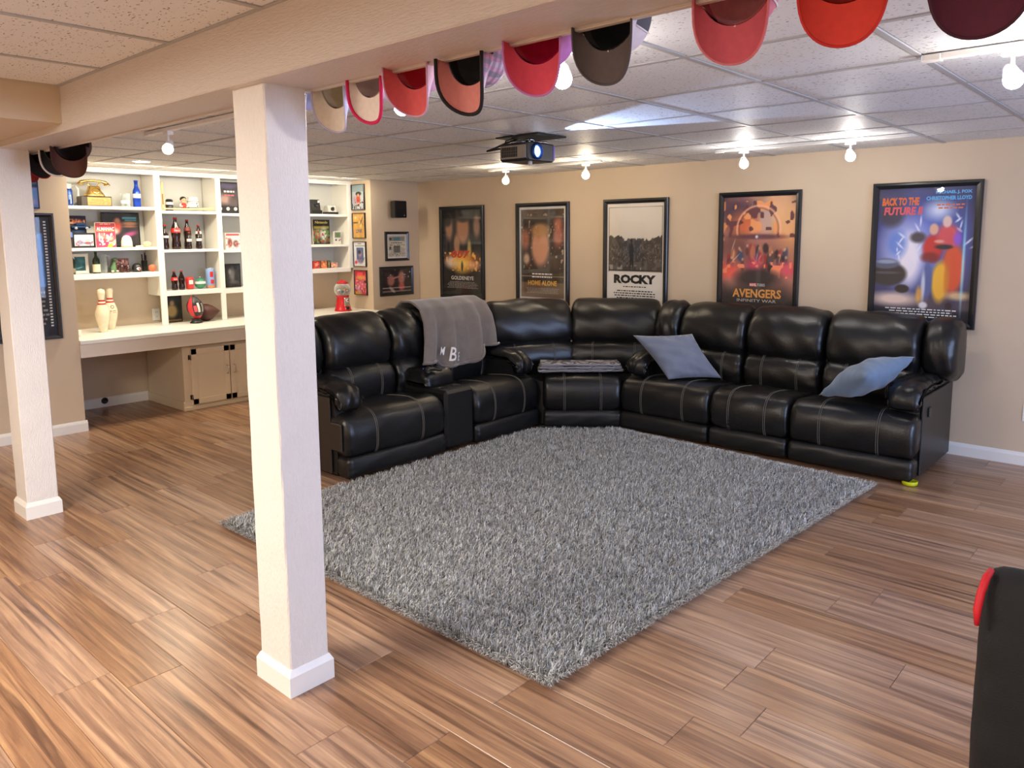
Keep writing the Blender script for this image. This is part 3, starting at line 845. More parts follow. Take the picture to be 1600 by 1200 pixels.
# ------------------------------------------------------------------ framed pictures
def picture(name, label, cat, loc, rotz, w, h, border, P=None, ink=(), mat_w=0.0, mat_m=None, depth=.03, group=None, frame_m=None, glass=True, tilt=0.0):
    """hangs with its back on y=0, front to -Y; loc = middle"""
    t = thing(name, label, cat, loc, rotz, group)
    if tilt: t.rotation_euler = (tilt, 0, rotz)
    prof = [(0, 0), (0, -depth * .75), (.006, -depth), (border * .45, -depth), (border * .7, -depth * .82), (border, -depth * .62), (border, 0)]
    mb = MB()
    for a in range(4):
        cs = []
        for s in (-1, 1):
            ring = []
            for q, y in prof:
                if a == 0: p = (s * (w / 2 - q), y, h / 2 - q)
                elif a == 1: p = (w / 2 - q, y, -s * (h / 2 - q))
                elif a == 2: p = (-s * (w / 2 - q), y, -(h / 2 - q))
                else: p = (-(w / 2 - q), y, s * (h / 2 - q))
                ring.append(p)
            cs.append(ring)
        mb.loft(cs, smooth=False)
    obj('frame', mb, frame_m or M_FRAME, t)
    iw, ih = w - 2 * border, h - 2 * border
    obj('backing_board', MB().box(-w / 2 + .006, w / 2 - .006, -.006, -.0005, -h / 2 + .006, h / 2 - .006), M_BLACKM, t)
    if mat_w:
        mb = MB(); a, b_ = iw / 2 + .002, ih / 2 + .002; c, d = iw / 2 - mat_w, ih / 2 - mat_w
        o_ = [(-a, -.010, -b_), (a, -.010, -b_), (a, -.010, b_), (-a, -.010, b_)]; i_ = [(-c, -.0095, -d), (c, -.0095, -d), (c, -.0095, d), (-c, -.0095, d)]
        mb.add(o_ + i_, [(k, (k + 1) % 4, 4 + (k + 1) % 4, 4 + k) for k in range(4)])
        obj('mat_board', mb, mat_m or M_WHITE, t)
    pw, ph_ = iw - 2 * mat_w + .004, ih - 2 * mat_w + .004
    pr = None
    if P is not None:
        pr = sheet('print', pw, ph_, P, -.008, t)
    for mb, m, lab in ink:
        obj('lettering', mb, m, t, lab)
    if glass:
        obj('glass', MB().box(-iw / 2 - .002, iw / 2 + .002, -.0150, -.0135, -ih / 2 - .002, ih / 2 + .002), M_PANE, t)
    return t
I_W = C_('ink_white', 236, 234, 230); I_K = C_('ink_black', 16, 16, 18); I_Y = C_('ink_gold', 226, 176, 70); I_R = C_('ink_red', 206, 44, 36)
I_B = C_('ink_sky_blue', 92, 176, 232); I_O = C_('ink_orange', 226, 112, 48); I_G = C_('ink_grey', 150, 146, 140); I_P = C_('ink_pink', 222, 92, 104); I_N = C_('ink_navy', 46, 66, 130)
YT = -.0085
PWD, PHT, BRD = .70, 1.03, .042
pw, phh = PWD - 2 * BRD, PHT - 2 * BRD

# 1: dark thriller poster
P = Paint(72, 108, (26, 24, 26)).noise(6, .4, 3)
P.blob(.53, .80, .17, .20, (196, 140, 104), .25, .95).blob(.53, .94, .20, .07, (40, 28, 22), .3).blob(.15, .80, .10, .15, (186, 138, 112), .35, .9).blob(.10, .90, .12, .08, (22, 18, 18), .3)
P.blob(.90, .82, .09, .13, (206, 164, 140), .4, .8).blob(.36, .60, .08, .12, (196, 150, 116), .3, .85)
P.blob(.5, .40, .42, .11, (232, 120, 36), .5, .9).blob(.5, .36, .22, .10, (250, 214, 90), .6, .9).blob(.2, .38, .16, .07, (226, 222, 226), .5, .8).blob(.82, .34, .16, .05, (236, 180, 150), .4, .7).blob(.70, .55, .05, .10, (240, 206, 110), .4, .8)
P.blob(.5, .33, .03, .06, (40, 34, 30), .3, .9).speck(26, .72, (250, 190, 90), 5, .28, .50)
ink = [(text_mb('GOLDENEYE', .042, .36, bold=.006, cz=-.285, y=YT), I_W, 'white title lettering'), (text_mb('007', .085, .30, bold=.02, shear=.2, cz=-.02, cx=-.02, y=YT), I_R, 'red numerals'),
       (credits(MB(), 0, -.335, .50, 5, .016, YT), I_G, None)]
picture('framed_poster', 'black framed dark movie poster with orange flames, beside the room corner', 'poster', (-6.215, YB, 1.385), 0, PWD, PHT, BRD, P, ink, .018, M_BLACKM)
# 2
P = Paint(72, 108, (60, 46, 40)).noise(5, .35, 8)
P.rect(0, 1, .0, .17, (112, 88, 70)).blob(.45, .58, .20, .22, (214, 154, 122), .2, .95).blob(.45, .76, .21, .08, (176, 132, 82), .3, .9)
P.blob(.10, .66, .10, .12, (196, 120, 96), .4, .8).blob(.86, .70, .11, .12, (190, 112, 92), .4, .8).blob(.86, .84, .09, .06, (200, 120, 90), .5, .8).blob(.13, .44, .07, .06, (224, 190, 160), .4, .9).rect(.0, 1, .235, .25, (150, 130, 112)).speck(30, .86, (176, 150, 130), 4, .32, .95)
ink = [(text_mb("HOME ALONE", .05, .38, bold=.03, cz=-.30, y=YT), I_Y, 'yellow title lettering'), (credits(MB(), 0, -.215, .30, 2, .03, YT, 5), I_W, None), (credits(MB(), 0, -.36, .46, 4, .015, YT, 6), I_G, None)]
picture('framed_poster', 'black framed brown-toned poster with silver mat, second from the room corner', 'poster', (-5.045, YB, 1.385), 0, PWD, PHT, BRD, P, ink, .024, mat('silver_mat', S(196, 198, 204), .3, metal=.4))
# 3
P = Paint(90, 132, (232, 228, 222))
P.rect(.03, .97, .33, .965, (30, 28, 28)).rect(.037, .963, .335, .96, (208, 200, 190)).blob(.5, .95, .6, .22, (232, 226, 218), .6, .7)
ins = (P.U > .04) & (P.U < .96) & (P.V > .338)
hill = .60 + .05 * vnoise(P.U, P.V * 0, 9, 2) + .03 * vnoise(P.U, P.V * 0, 30, 3) + .12 * np.abs(P.U - .52)
P.mix((ins & (P.V < hill)) * .95, (52, 48, 45)).speck(40, .60, (84, 78, 72), 3, .42, .66, .05, .95).speck(60, .72, (112, 106, 100), 6, .42, .6, .05, .95)
P.rect(.04, .96, .338, .43, (92, 86, 82)).speck(22, .55, (66, 60, 58), 8, .338, .43, .04, .96).speck(30, .72, (150, 144, 138), 9, .345, .40, .04, .96).rect(.04, .96, .338, .352, (40, 37, 36))
P.blob(.44, .53, .040, .085, (24, 22, 22), .12).blob(.44, .635, .02, .018, (24, 22, 22), .15).blob(.425, .43, .014, .065, (22, 20, 20), .15).blob(.462, .43, .014, .065, (22, 20, 20), .15)
ink = [(text_mb('ROCKY', .085, .46, bold=.06, cz=-.225, y=YT), I_K, 'bold black title lettering'), (credits(MB(), 0, -.30, .30, 1, .02, YT, 7), I_K, None), (credits(MB(), 0, -.34, .48, 4, .022, YT, 8), I_K, None)]
picture('framed_poster', 'black framed white poster with a black and white photograph, middle of the five', 'poster', (-3.932, YB, 1.385), 0, PWD, PHT, BRD, P, ink, .0)
# 4
P = Paint(100, 148, (150, 100, 90)).noise(7, .45, 12)
P.blob(.74, .86, .42, .24, (250, 200, 150), .8, .9).blob(.2, .88, .3, .12, (74, 58, 84), .6, .85).blob(.32, .76, .2, .10, (236, 120, 70), .6, .85).blob(.60, .82, .09, .13, (206, 176, 166), .4, .85).blob(.9, .62, .16, .2, (250, 190, 120), .7, .7)
P.speck(12, .70, (250, 170, 110), 31, .62, .96).speck(18, .74, (110, 64, 70), 32, .62, .96)
d = np.sqrt(((P.U - .5) / .30) ** 2 + ((P.V - .72) / .20) ** 2); P.mix(np.exp(-((d - 1) / .045) ** 2) * .9 * (P.V > .66), (255, 196, 160)); P.mix(np.exp(-((d - .9) / .03) ** 2) * .6 * (P.V > .66), (120, 60, 60))
P.blob(.5, .655, .35, .022, (80, 44, 66), .4, .85).blob(.5, .50, .46, .14, (140, 84, 84), .6, .75)
rr = np.random.default_rng(5)
for k in range(44):
    x = rr.uniform(.08, .92); y = .40 + .17 * (1 - abs(x - .5) * 1.3) * rr.uniform(.0, 1.15); P.blob(x, y, rr.uniform(.02, .04), rr.uniform(.03, .07), [(48, 36, 42), (104, 66, 56), (176, 46, 50), (70, 84, 120), (196, 128, 92), (84, 76, 84)][k % 6], .25, .9, rot=rr.uniform(-.5, .5))
    if k % 2: P.blob(x, y + .05, .014, .013, (226, 176, 144), .3, .8)
for k in range(10): P.blob(rr.uniform(.1, .9), rr.uniform(.38, .6), .006, rr.uniform(.03, .07), (250, 220, 190), .4, .6, rot=rr.uniform(-1, 1))
P.blob(.08, .36, .16, .07, (250, 100, 84), .5, .9).blob(.92, .38, .16, .06, (236, 90, 110), .5, .9).blob(.46, .40, .10, .07, (226, 60, 100), .6, .8).speck(20, .72, (255, 150, 110), 35, .30, .44)
P.blob(.5, -.02, .72, .28, (58, 50, 48), .25, .97).blob(.5, .30, .3, .08, (50, 42, 42), .3, .9).blob(.48, .655, .018, .013, (236, 240, 255), .5)
red = MB().box(-.062, .0, YT, -.0075, -.262, -.232)
ink = [(red, I_R, 'red box'), (text_mb('MARVEL', .022, .056, bold=.03, cx=-.031, cz=-.247, y=YT - .0008), I_W, None), (text_mb('STUDIOS', .022, .066, bold=.0, cx=.037, cz=-.247, y=YT), I_W, None),
       (text_mb('AVENGERS', .072, .42, bold=.03, cz=-.318, y=YT), C_('ink_amber', 232, 160, 74), 'gold title lettering'), (text_mb('INFINITY WAR', .024, .34, bold=.012, cz=-.378, y=YT), C_('ink_silver', 196, 190, 180), 'grey subtitle lettering')]
picture('framed_poster', 'black framed orange and purple poster with a glowing ring, fourth along the wall', 'poster', (-2.743, YB, 1.40), 0, PWD, PHT, BRD, P, ink, .0)
# 5
P = Paint(108, 160, (44, 40, 66)).noise(5, .3, 20)
P.blob(.5, .58, .56, .36, (84, 112, 214), .6, .9).blob(.32, .52, .24, .22, (206, 206, 240), .5, .9).blob(.36, .46, .11, .18, (246, 240, 252), .35, .95).blob(.64, .83, .12, .06, (226, 236, 255), .7, .9).blob(.22, .58, .10, .10, (90, 130, 216), .4, .8)
P.blob(.15, .80, .13, .09, (56, 54, 66), .3, .85).rect(.0, 1, .0, .10, (34, 30, 40)).blob(.5, .13, .6, .06, (76, 66, 82), .4, .85).blob(.22, .16, .25, .05, (240, 214, 200), .5, .95)
# jagged pale bolts
def bolt(x, y, n, s, c, w=.008):
    r3 = np.random.default_rng(s)
    for k in range(n):
        x2 = x + r3.uniform(-.07, .07); y2 = y - r3.uniform(.02, .06); P.blob((x + x2) / 2, (y + y2) / 2, w, math.hypot(x2 - x, (y2 - y)) * .62, c, .5, .9, rot=math.atan2(x - x2, y2 - y) * -1 + PI); x, y = x2, y2
for q in ((.46, .78, 6, 1), (.85, .80, 7, 2), (.30, .66, 6, 3), (.92, .62, 5, 4), (.40, .60, 5, 7)): bolt(*q, (232, 238, 255))
P.blob(.81, .40, .11, .19, (232, 90, 46), .2, .97).blob(.69, .30, .085, .15, (250, 190, 54), .2, .97).blob(.76, .33, .03, .14, (214, 120, 40), .4, .7).blob(.88, .20, .12, .03, (250, 214, 150), .5, .8)
P.blob(.60, .55, .10, .10, (206, 40, 42), .2, .97).blob(.575, .48, .09, .04, (120, 24, 30), .3, .8).blob(.74, .64, .11, .09, (226, 84, 88), .3, .95).blob(.84, .62, .04, .05, (150, 90, 220), .4, .9)
P.blob(.60, .69, .045, .042, (232, 180, 150), .2, .95).blob(.73, .745, .045, .042, (236, 202, 190), .2, .95).blob(.71, .56, .09, .018, (44, 40, 48), .25, .95).blob(.44, .63, .08, .04, (66, 62, 72), .3, .95).blob(.66, .60, .05, .012, (226, 176, 160), .3, .9)
P.blob(.56, .31, .05, .14, (82, 100, 160), .2, .95).blob(.52, .26, .02, .11, (226, 230, 246), .4, .85).blob(.53, .12, .045, .025, (236, 236, 242), .25, .95).blob(.79, .12, .035, .03, (56, 28, 34), .25, .95).blob(.48, .20, .03, .06, (250, 180, 70), .4, .8)
P.blob(.14, .35, .20, .09, (44, 42, 46), .12, .98).blob(.11, .43, .15, .04, (90, 98, 124), .15, .95).blob(.12, .445, .11, .015, (160, 176, 206), .3, .8).blob(.30, .24, .075, .032, (20, 20, 24), .15, .97).blob(.12, .36, .14, .01, (90, 90, 100), .3, .8).blob(.91, .45, .012, .30, (170, 236, 255), .7, .9)
ink = [(text_mb('MICHAEL J. FOX', .028, .225, bold=.05, cx=.175, cz=.435, y=YT), I_B, 'blue lettering'), (text_mb('CHRISTOPHER LLOYD', .028, .285, bold=.05, cx=.145, cz=.397, y=YT), I_B, 'blue lettering'),
       (text_mb('BACK TO THE', .058, .25, bold=.05, shear=.12, cx=-.165, cz=.380, y=YT), I_O, 'orange title lettering'), (text_mb('FUTURE II', .058, .26, bold=.05, shear=.12, cx=-.145, cz=.312, y=YT), I_P, 'pink title lettering'),
       (credits(MB(), .16, .345, .20, 2, .022, YT, 9), I_O, None), (credits(MB(), 0, -.395, .54, 4, .018, YT, 11), I_W, None)]
picture('framed_poster', 'black framed blue and purple poster with lightning, at the far right end', 'poster', (-1.506, YB, 1.415), 0, PWD + .01, PHT, BRD, P, ink, .0)

# ------------------------------------------------------------------ pictures on the other walls
R90 = PI / 2
P = Paint(48, 60, (214, 206, 186)).noise(14, .06, 2).rect(.08, .92, .74, .92, (150, 150, 140)).rect(.32, .66, .76, .91, (96, 138, 150)).rect(.08, .20, .78, .88, (60, 60, 56)).rect(.3, .66, .22, .52, (96, 92, 82)).rect(.08, .18, .34, .48, (70, 68, 66))
P.speck(30, .70, (130, 126, 116), 8, .05, .2).speck(30, .70, (130, 126, 116), 9, .52, .58)
ink = [(text_mb('DAILY  NEWS', .012, .16, bold=.02, cz=.035, y=YT) if False else credits(MB(), 0, .035, .22, 1, .02, YT, 31), I_K, None), (credits(MB(), -.0, -.02, .24, 8, .012, YT, 32), I_G, None)]
picture('framed_newspaper', 'small black framed newspaper page on the corner wall under the speaker', 'picture', (XS, 5.722, 1.457), R90, .345, .332, .030, P, ink, .012, M_WHITE, depth=.022)
P = Paint(64, 50, (44, 30, 30)).noise(8, .4, 4).blob(.30, .52, .12, .22, (186, 120, 104), .3, .9).blob(.66, .62, .11, .28, (190, 130, 112), .3, .95).blob(.47, .64, .14, .035, (200, 140, 120), .3, .9, rot=.3).blob(.66, .26, .10, .17, (206, 96, 84), .3, .9)
P.rect(.0, 1, .20, .225, (200, 186, 170), .8).rect(.0, 1, .06, .085, (190, 176, 160), .7).blob(.34, .13, .05, .16, (220, 208, 196), .3, .7, rot=.6).speck(20, .9, (230, 220, 240), 3, .6, 1)
picture('framed_photo', 'wide black framed dark ring-side photograph, lowest on the corner wall', 'picture', (XS, 5.705, 1.060), R90, .49, .335, .032, P, (), 0, depth=.022)
# four boxed prints on the alcove return
def strip_print(z, h, label, P, ink):
    picture('framed_game_print', label, 'picture', (-7.163, YA1, z), 0, .235, h, .006, P, ink, 0, depth=.022, group='slim framed prints beside the shelves')
P = Paint(36, 46, (190, 200, 204)).rect(0, 1, .72, 1, (150, 170, 176)).blob(.52, .64, .22, .08, (30, 26, 30), .2).blob(.5, .40, .15, .22, (206, 66, 44), .3).blob(.5, .58, .07, .06, (226, 190, 120), .3).blob(.5, .16, .12, .12, (236, 226, 220), .3).speck(18, .6, (60, 40, 50), 3, 0, .4).blob(.2, .4, .12, .14, (190, 120, 150), .4, .6)
strip_print(2.01, .285, 'slim framed print with red figure on grey, topmost of the four by the shelves', P, ())
P = Paint(36, 46, (214, 164, 84)).noise(5, .1, 2).blob(.62, .58, .10, .18, (232, 206, 150), .4, .8).rect(.04, .42, .58, .66, (110, 90, 60)).blob(.70, .70, .03, .22, (70, 50, 60), .3, .9, rot=-.7).blob(.66, .66, .02, .2, (90, 60, 60), .3, .9, rot=.8).blob(.22, .82, .08, .05, (240, 220, 150), .4)
strip_print(1.693, .285, 'slim framed golden print, second from the top beside the shelves', P, [(text_mb('LINK', .042, .12, bold=.01, cz=-.06, y=YT), I_N, 'dark blue lettering')])
P = Paint(36, 46, (232, 230, 232)).rect(.22, .78, .28, .76, (84, 106, 156)).blob(.5, .52, .14, .14, (190, 150, 150), .4, .9).blob(.45, .58, .12, .08, (52, 40, 60), .4).blob(.5, .24, .26, .12, (120, 100, 140), .5, .8).blob(.16, .16, .1, .07, (216, 36, 76), .2).blob(.72, .25, .03, .2, (90, 110, 140), .3, .9, rot=-.9).rect(.1, .9, .82, .86, (130, 150, 150), .8).rect(.34, .62, .91, .94, (120, 120, 124), .8)
strip_print(1.373, .285, 'slim framed white and blue print, third from the top beside the shelves', P, ())
P = Paint(36, 46, (214, 60, 78)).noise(8, .3, 6).rect(.0, 1, .93, 1, (206, 40, 56)).blob(.5, .70, .4, .09, (240, 190, 90), .5, .8).blob(.5, .4, .4, .16, (226, 120, 150), .5, .7).blob(.85, .54, .1, .05, (70, 30, 40), .3).blob(.3, .2, .3, .08, (190, 160, 200), .4, .8, rot=-.6).blob(.2, .06, .3, .07, (222, 170, 70), .3).speck(16, .75, (246, 224, 220), 5, .1, .6)
strip_print(1.05, .285, 'slim framed red print, lowest of the four beside the shelves', P, ())
# left wall
P = Paint(60, 84, (16, 18, 26)).rect(.12, .90, .42, .86, (74, 128, 206)).blob(.4, .62, .4, .3, (90, 150, 226), .6, .7).noise(5, .1, 2)
spr = MB()
for k in range(36):
    z = .42 - k * .0232
    spr.add([(.276, YT, z), (.294, YT, z), (.294, YT, z + .012), (.276, YT, z + .012)], [(0, 1, 2, 3)])
ink = [(spr, I_W, 'row of white film perforations'), (text_mb('TES', .026, .075, bold=.0, cx=.205, cz=.315, y=YT), C_('ink_pale_blue', 150, 190, 230), None), (credits(MB(), .16, -.13, .22, 8, .035, YT, 41), I_G, None)]
picture('framed_film_poster', 'tall black framed poster with film perforations on the left wall behind the post', 'poster', (XL, 1.775, 1.278), R90, .70, .985, .030, P, ink, 0)
P = Paint(40, 30, (70, 116, 150)).noise(7, .35, 3).rect(0, 1, .0, .52, (120, 160, 226)).blob(.75, .40, .18, .09, (60, 160, 236), .4).blob(.6, .15, .4, .08, (190, 180, 236), .5).blob(.8, .58, .3, .04, (30, 40, 80), .4).speck(16, .72, (200, 220, 230), 5, .55, 1)
picture('framed_print', 'small blue framed print high on the left wall above the film poster', 'picture', (XL, 1.79, 1.955), R90, .50, .30, .008, P, (), 0, depth=.018, frame_m=C_('dark_blue_frame', 24, 40, 84, .4))

# wall speaker
sp = thing('wall_speaker', 'small black speaker mounted high on the corner wall', 'speaker', (XS, 5.665, 1.872), R90)
obj('bracket', MB().box(-.02, .02, -.05, 0, -.03, .03, ch=.004).tube([(0, -.05, 0), (0, -.08, 0)], .012, 10), M_BLACK, sp)
mb = MB()
pr = [(-.085, -.16), (.085, -.16), (.062, -.055), (-.062, -.055)]
mb.loft([[(x * s, y, z) for x, y in pr] for z, s in ((-.095, .9), (-.09, .97), (-.08, 1), (.08, 1), (.09, .97), (.095, .9))], smooth=False)
obj('cabinet', mb, M_BLACK, sp)
mb = MB().box(-.074, .074, -.166, -.158, -.083, .083, ch=.004)
obj('grille', mb, mat('speaker_cloth', (.008, .008, .008), .9, bump=.5, bscale=400), sp)
obj('badge', MB().lathe([(.006, 0), (.006, .002), (0, .002)], 12, 0, Matrix.Translation((.045, -.166, -.068)) @ Matrix.Rotation(PI / 2, 4, 'X')), M_STEEL, sp)
# outlets
def outlet(label, loc, rz):
    t = thing('wall_outlet', label, 'outlet', loc, rz)
    obj('cover_plate', MB().box(-.036, .036, -.006, 0, -.058, .058, ch=.003), C_('outlet_white', 240, 238, 232, .35), t)
    for s in (-1, 1):
        r = obj('receptacle', MB().box(-.017, .017, -.008, -.005, s * .022 - .014, s * .022 + .014, ch=.002), C_('outlet_white', 240, 238, 232, .35), t)
        obj('slot', MB().box(-.008, -.005, -.0084, -.0078, s * .022 - .004, s * .022 + .006).box(.005, .008, -.0084, -.0078, s * .022 - .004, s * .022 + .006), M_BLACKM, r)
outlet('white outlet plate low on the poster wall right of the sofa', (-.80, YB, .36), 0)
outlet('white outlet plate above the desk beside the first shelf upright', (XA, 3.235, .83), R90)

# ------------------------------------------------------------------ built-in shelving
XF, XBK = -7.30, XA + .002
sh = thing('display_shelving', 'white built-in display shelving above the desk in the alcove', 'shelves', (-7.45, 3.8, .75), world=True)
ups = [(2.247, 2.300), (3.155, 3.213), (3.752, 3.803), (4.395, 4.450), (5.312, 5.368)]
for k, (a, b_) in enumerate(ups):
    zb = 1.215 if k in (0, 4) else .752
    mb = MB().box(XF - .018, XF, a, b_, zb, 2.188, ch=.002)
    mb.box(XBK, XF - .018, a + .018 if k != 4 else a + .01, b_ - .018 if k != 0 else b_ - .01, max(zb, 1.03), 2.188)
    obj('upright', mb, M_SHELF, sh)
obj('header_rail', MB().box(XF - .018, XF + .002, 2.247, 5.368, 2.150, 2.188, ch=.002), M_SHELF, sh)
mb = MB()
cp = [(XF, 2.165), (XF + .012, 2.168), (XF + .03, 2.185), (XF + .03, 2.189), (XF, 2.189)]
mb.loft([[(x, y, z) for x, z in cp] for y in (2.247, 5.368)], smooth=False)
obj('crown_moulding', mb, M_SHELF, sh)
LEV = {0: (1.855, 1.490, 1.260), 1: (1.826, 1.462, 1.070), 2: (1.812, 1.448, 1.060), 3: (1.820, 1.485, 1.218)}
for k in range(4):
    y0, y1 = ups[k][1], ups[k + 1][0]
    for i, z in enumerate(LEV[k]):
        th_ = .046 if i == 2 else .026
        obj('shelf_board', MB().box(XBK, XF + .001, y0 - .018, y1 + .018, z - th_, z, ch=.002), M_SHELF, sh)
    obj('back_panel', MB().box(XBK, XBK + .008, y0 - .01, y1 + .01, LEV[k][2], 2.188), M_SHELFBACK, sh)

# desk and cabinet
dk = thing('desk_counter', 'long white desk counter under the display shelving', 'desk', (-7.2, 3.8, .72), world=True)
obj('countertop', MB().box(XA + .001, -6.745, YA0 + .001, YA1 - .001, .716, .750, ch=.003), M_SHELF, dk)
obj('apron', MB().box(-6.785, -6.760, YA0 + .001, YA1 - .001, .605, .716, ch=.002), C_('desk_apron_paint', 232, 220, 204, .4), dk)
cb = thing('base_cabinet', 'cream base cabinet with two panelled doors under the desk', 'cabinet', (-7.2, 3.55, 0), world=True)
obj('body', MB().box(-7.60, -6.835, 3.11, 3.995, .0, .604, ch=.002), M_CAB, cb)
obj('base_moulding', MB().box(-6.835, -6.822, 3.10, 3.995, .0, .035, ch=.003).box(-7.6, -6.835, 3.098, 3.11, 0, .085, ch=.003), M_CAB, cb)
for k, (a, b_, hs) in enumerate(((3.178, 3.545, -1), (3.555, 3.925, 1))):
    d = obj('door', MB().box(-6.835, -6.816, a, b_, .052, .566, ch=.002), M_CAB, cb)
    f = MB(); w = .052
    f.box(-6.816, -6.810, a, b_, .052, .052 + w, ch=.002).box(-6.816, -6.810, a, b_, .566 - w, .566, ch=.002).box(-6.816, -6.810, a, a + w, .052, .566, ch=.002).box(-6.816, -6.810, b_ - w, b_, .052, .566, ch=.002)
    obj('door_frame', f, M_CAB, d)
    yh = (b_ - .03) if hs < 0 else (a + .03)
    obj('handle', MB().tube([(-6.810, yh, .30), (-6.782, yh, .303), (-6.778, yh, .315), (-6.778, yh, .365), (-6.782, yh, .377), (-6.810, yh, .38)], .005, 8), M_STEEL, d, 'polished metal bow handle')
    yq = a if hs < 0 else b_
    for z in (.12, .49):
        obj('hinge', MB().tube([(-6.812, yq - .004, z - .024), (-6.812, yq - .004, z + .024)], .0045, 8).box(-6.8345, -6.832, yq - .018, yq - .002, z - .022, z + .022), M_DARKM, d, 'dark metal hinge')
cg = obj('cable_grommet', MB().lathe([(.03, 0), (.03, .006), (.018, .008), (.016, .002), (0, .002)], 18, 0, Matrix.Translation((XA + .015, 2.70, .06)) @ Matrix.Rotation(PI / 2, 4, 'Y'), cap=False), M_BLACK)
tag(cg, 'black cable plug low on the wall under the desk', 'plug')

# ------------------------------------------------------------------ things on the shelves (all face +X)
def at(x, y, z): return Matrix.Translation((x, y, z))
def stand(name, label, cat, y, z, x=-7.42, group=None, rz=R90): return thing(name, label, cat, (x, y, z + .001), rz, group)
COLA = [(.30, 0), (.355, .012), (.385, .09), (.365, .20), (.325, .31), (.385, .47), (.395, .56), (.33, .68), (.18, .82), (.145, .90), (.145, .955)]
M_COLA = mat('cola_glass', S(36, 16, 12), .08, spec=.6)
M_REDCAP = C_('red_cap', 200, 30, 30, .35); M_LABELR = C_('red_label', 206, 44, 40, .5); M_WHITEL = C_('white_label', 236, 232, 224, .5)
def band(prof, sc_r, h, z0, z1, lift=.0012, seg=22):
    zs = np.array([p[1] for p in prof]) * h; rs = np.array([p[0] for p in prof]) * sc_r
    mb = MB(); zz = np.linspace(z0 * h, z1 * h, 7)
    return mb.lathe([(float(np.interp(z, zs, rs)) + lift, float(z)) for z in zz], seg, cap=False)
def bottle(label, y, z, h, w, prof=COLA, m=None, capm=None, lab=None, labm=None, text=None, group=None, x=-7.42, cat='bottle', name='cola_bottle'):
    t = stand(name, label, cat, y, z, x, group)
    k = w / .79
    obj('glass_body', MB().lathe([(r * k, q * h) for r, q in prof] , 22), m or M_COLA, t)
    top = prof[-1]
    obj('cap', MB().lathe([(top[0] * k * 1.12, h * (top[1] - .01)), (top[0] * k * 1.18, h * (top[1] + .02)), (top[0] * k * 1.1, h), (0, h)], 16), capm or M_REDCAP, t)
    if lab:
        l = obj('label', band(prof, k, h, *lab), labm or M_LABELR, t)
        if text:
            zc = (lab[0] + lab[1]) / 2 * h; rr = float(np.interp(zc, [p[1] * h for p in prof], [p[0] * k for p in prof])) + .002
            tm = text_mb(text, (lab[1] - lab[0]) * h * .42, w * .62, bold=.02, cz=zc)
            tm.v = [(a, -math.sqrt(max(1e-6, rr * rr - a * a)) - .0006, b_) for a, _, b_ in tm.v]
            obj('lettering', tm, I_W, l)
    return t
gcola = 'cola bottles on the second shelf'
bottle('slim dark cola bottle, leftmost of the cola bottles on the middle shelf', 3.284, 1.462, .235, .062, lab=(.46, .56), labm=M_WHITEL, group=gcola)
bottle('tallest cola bottle with a red label on the middle shelf', 3.387, 1.462, .305, .088, lab=(.52, .66), text='Coca-Cola', group=gcola)
bottle('tall cola bottle with brown neck label behind two small ones', 3.520, 1.462, .285, .072, x=-7.46, lab=(.62, .74), labm=C_('brown_label', 120, 50, 40, .5), group=gcola)
bottle('small dark bottle with pale neck label before the tall brown-necked one', 3.497, 1.462, .165, .045, x=-7.38, lab=(.44, .60), labm=M_WHITEL, group=gcola)
bottle('dark cola bottle near the right end of the middle shelf', 3.632, 1.462, .235, .064, x=-7.46, lab=(.62, .74), labm=M_WHITEL, group=gcola)
bottle('small dark bottle at the front near the right end of the middle shelf', 3.590, 1.462, .175, .05, x=-7.37, lab=(.44, .58), labm=M_WHITEL, group=gcola)
g2 = 'cola bottles on the third shelf'
bottle('small cola bottle with a red label, left of the pair on the lower shelf', 3.345, 1.070, .187, .06, lab=(.48, .66), text='Coca-Cola', group=g2)
bottle('small plain cola bottle, right of the pair on the lower shelf', 3.416, 1.070, .187, .06, group=g2)
# cans and glasses
def can(name, label, y, z, h, w, m, x=-7.42, art=(), group=None, cat='can'):
    t = stand(name, label, cat, y, z, x, group); r = w / 2
    obj('body', MB().lathe([(r * .80, 0), (r * .84, .003), (r, .012), (r, h - .016), (r * .82, h - .004)], 26), m, t)
    obj('lid', MB().lathe([(r * .83, h - .004), (r * .85, h), (r * .80, h), (r * .78, h - .003), (0, h - .003)], 26, cap=False), M_STEEL, t)
    for (a0, a1, z0, z1, mm) in art:
        n = 9; mb = MB(); P = []
        for zz in (z0, z1): P.append([((r + .0008) * math.sin(a0 + (a1 - a0) * k / n), -(r + .0008) * math.cos(a0 + (a1 - a0) * k / n), zz * h) for k in range(n + 1)])
        obj('printed_panel', mb.grid(P), mm, t)
    return t
M_CANB = C_('blue_can', 30, 70, 150, .3, metal=.3)
can('drink_can', 'blue drink can with white writing at the left of the top shelf', 2.459, 1.855, .150, .068, M_CANB, x=-7.40, art=[(.12, .35, .12, .62, M_WHITEL), (-.25, -.05, .35, .6, C_('can_sky', 120, 170, 220, .4))])
can('drink_can', 'tall pale blue can with red prints on the lower shelf', 3.707, 1.070, .20, .082, C_('pale_blue_can', 140, 170, 220, .35), art=[(-.5, .3, .55, .82, M_LABELR), (-.4, .5, .22, .42, M_LABELR), (-1.2, 1.2, .02, .14, C_('orange_print', 226, 140, 80, .5))])
mb = MB().lathe([(.026, 0), (.036, .004), (.038, .09), (.036, .118), (.034, .118), (.036, .09), (.034, .01), (0, .008)], 24, cap=False)
g = stand('printed_glass', 'red printed drinking glass on the lower shelf', 'glass', 3.495, 1.070)
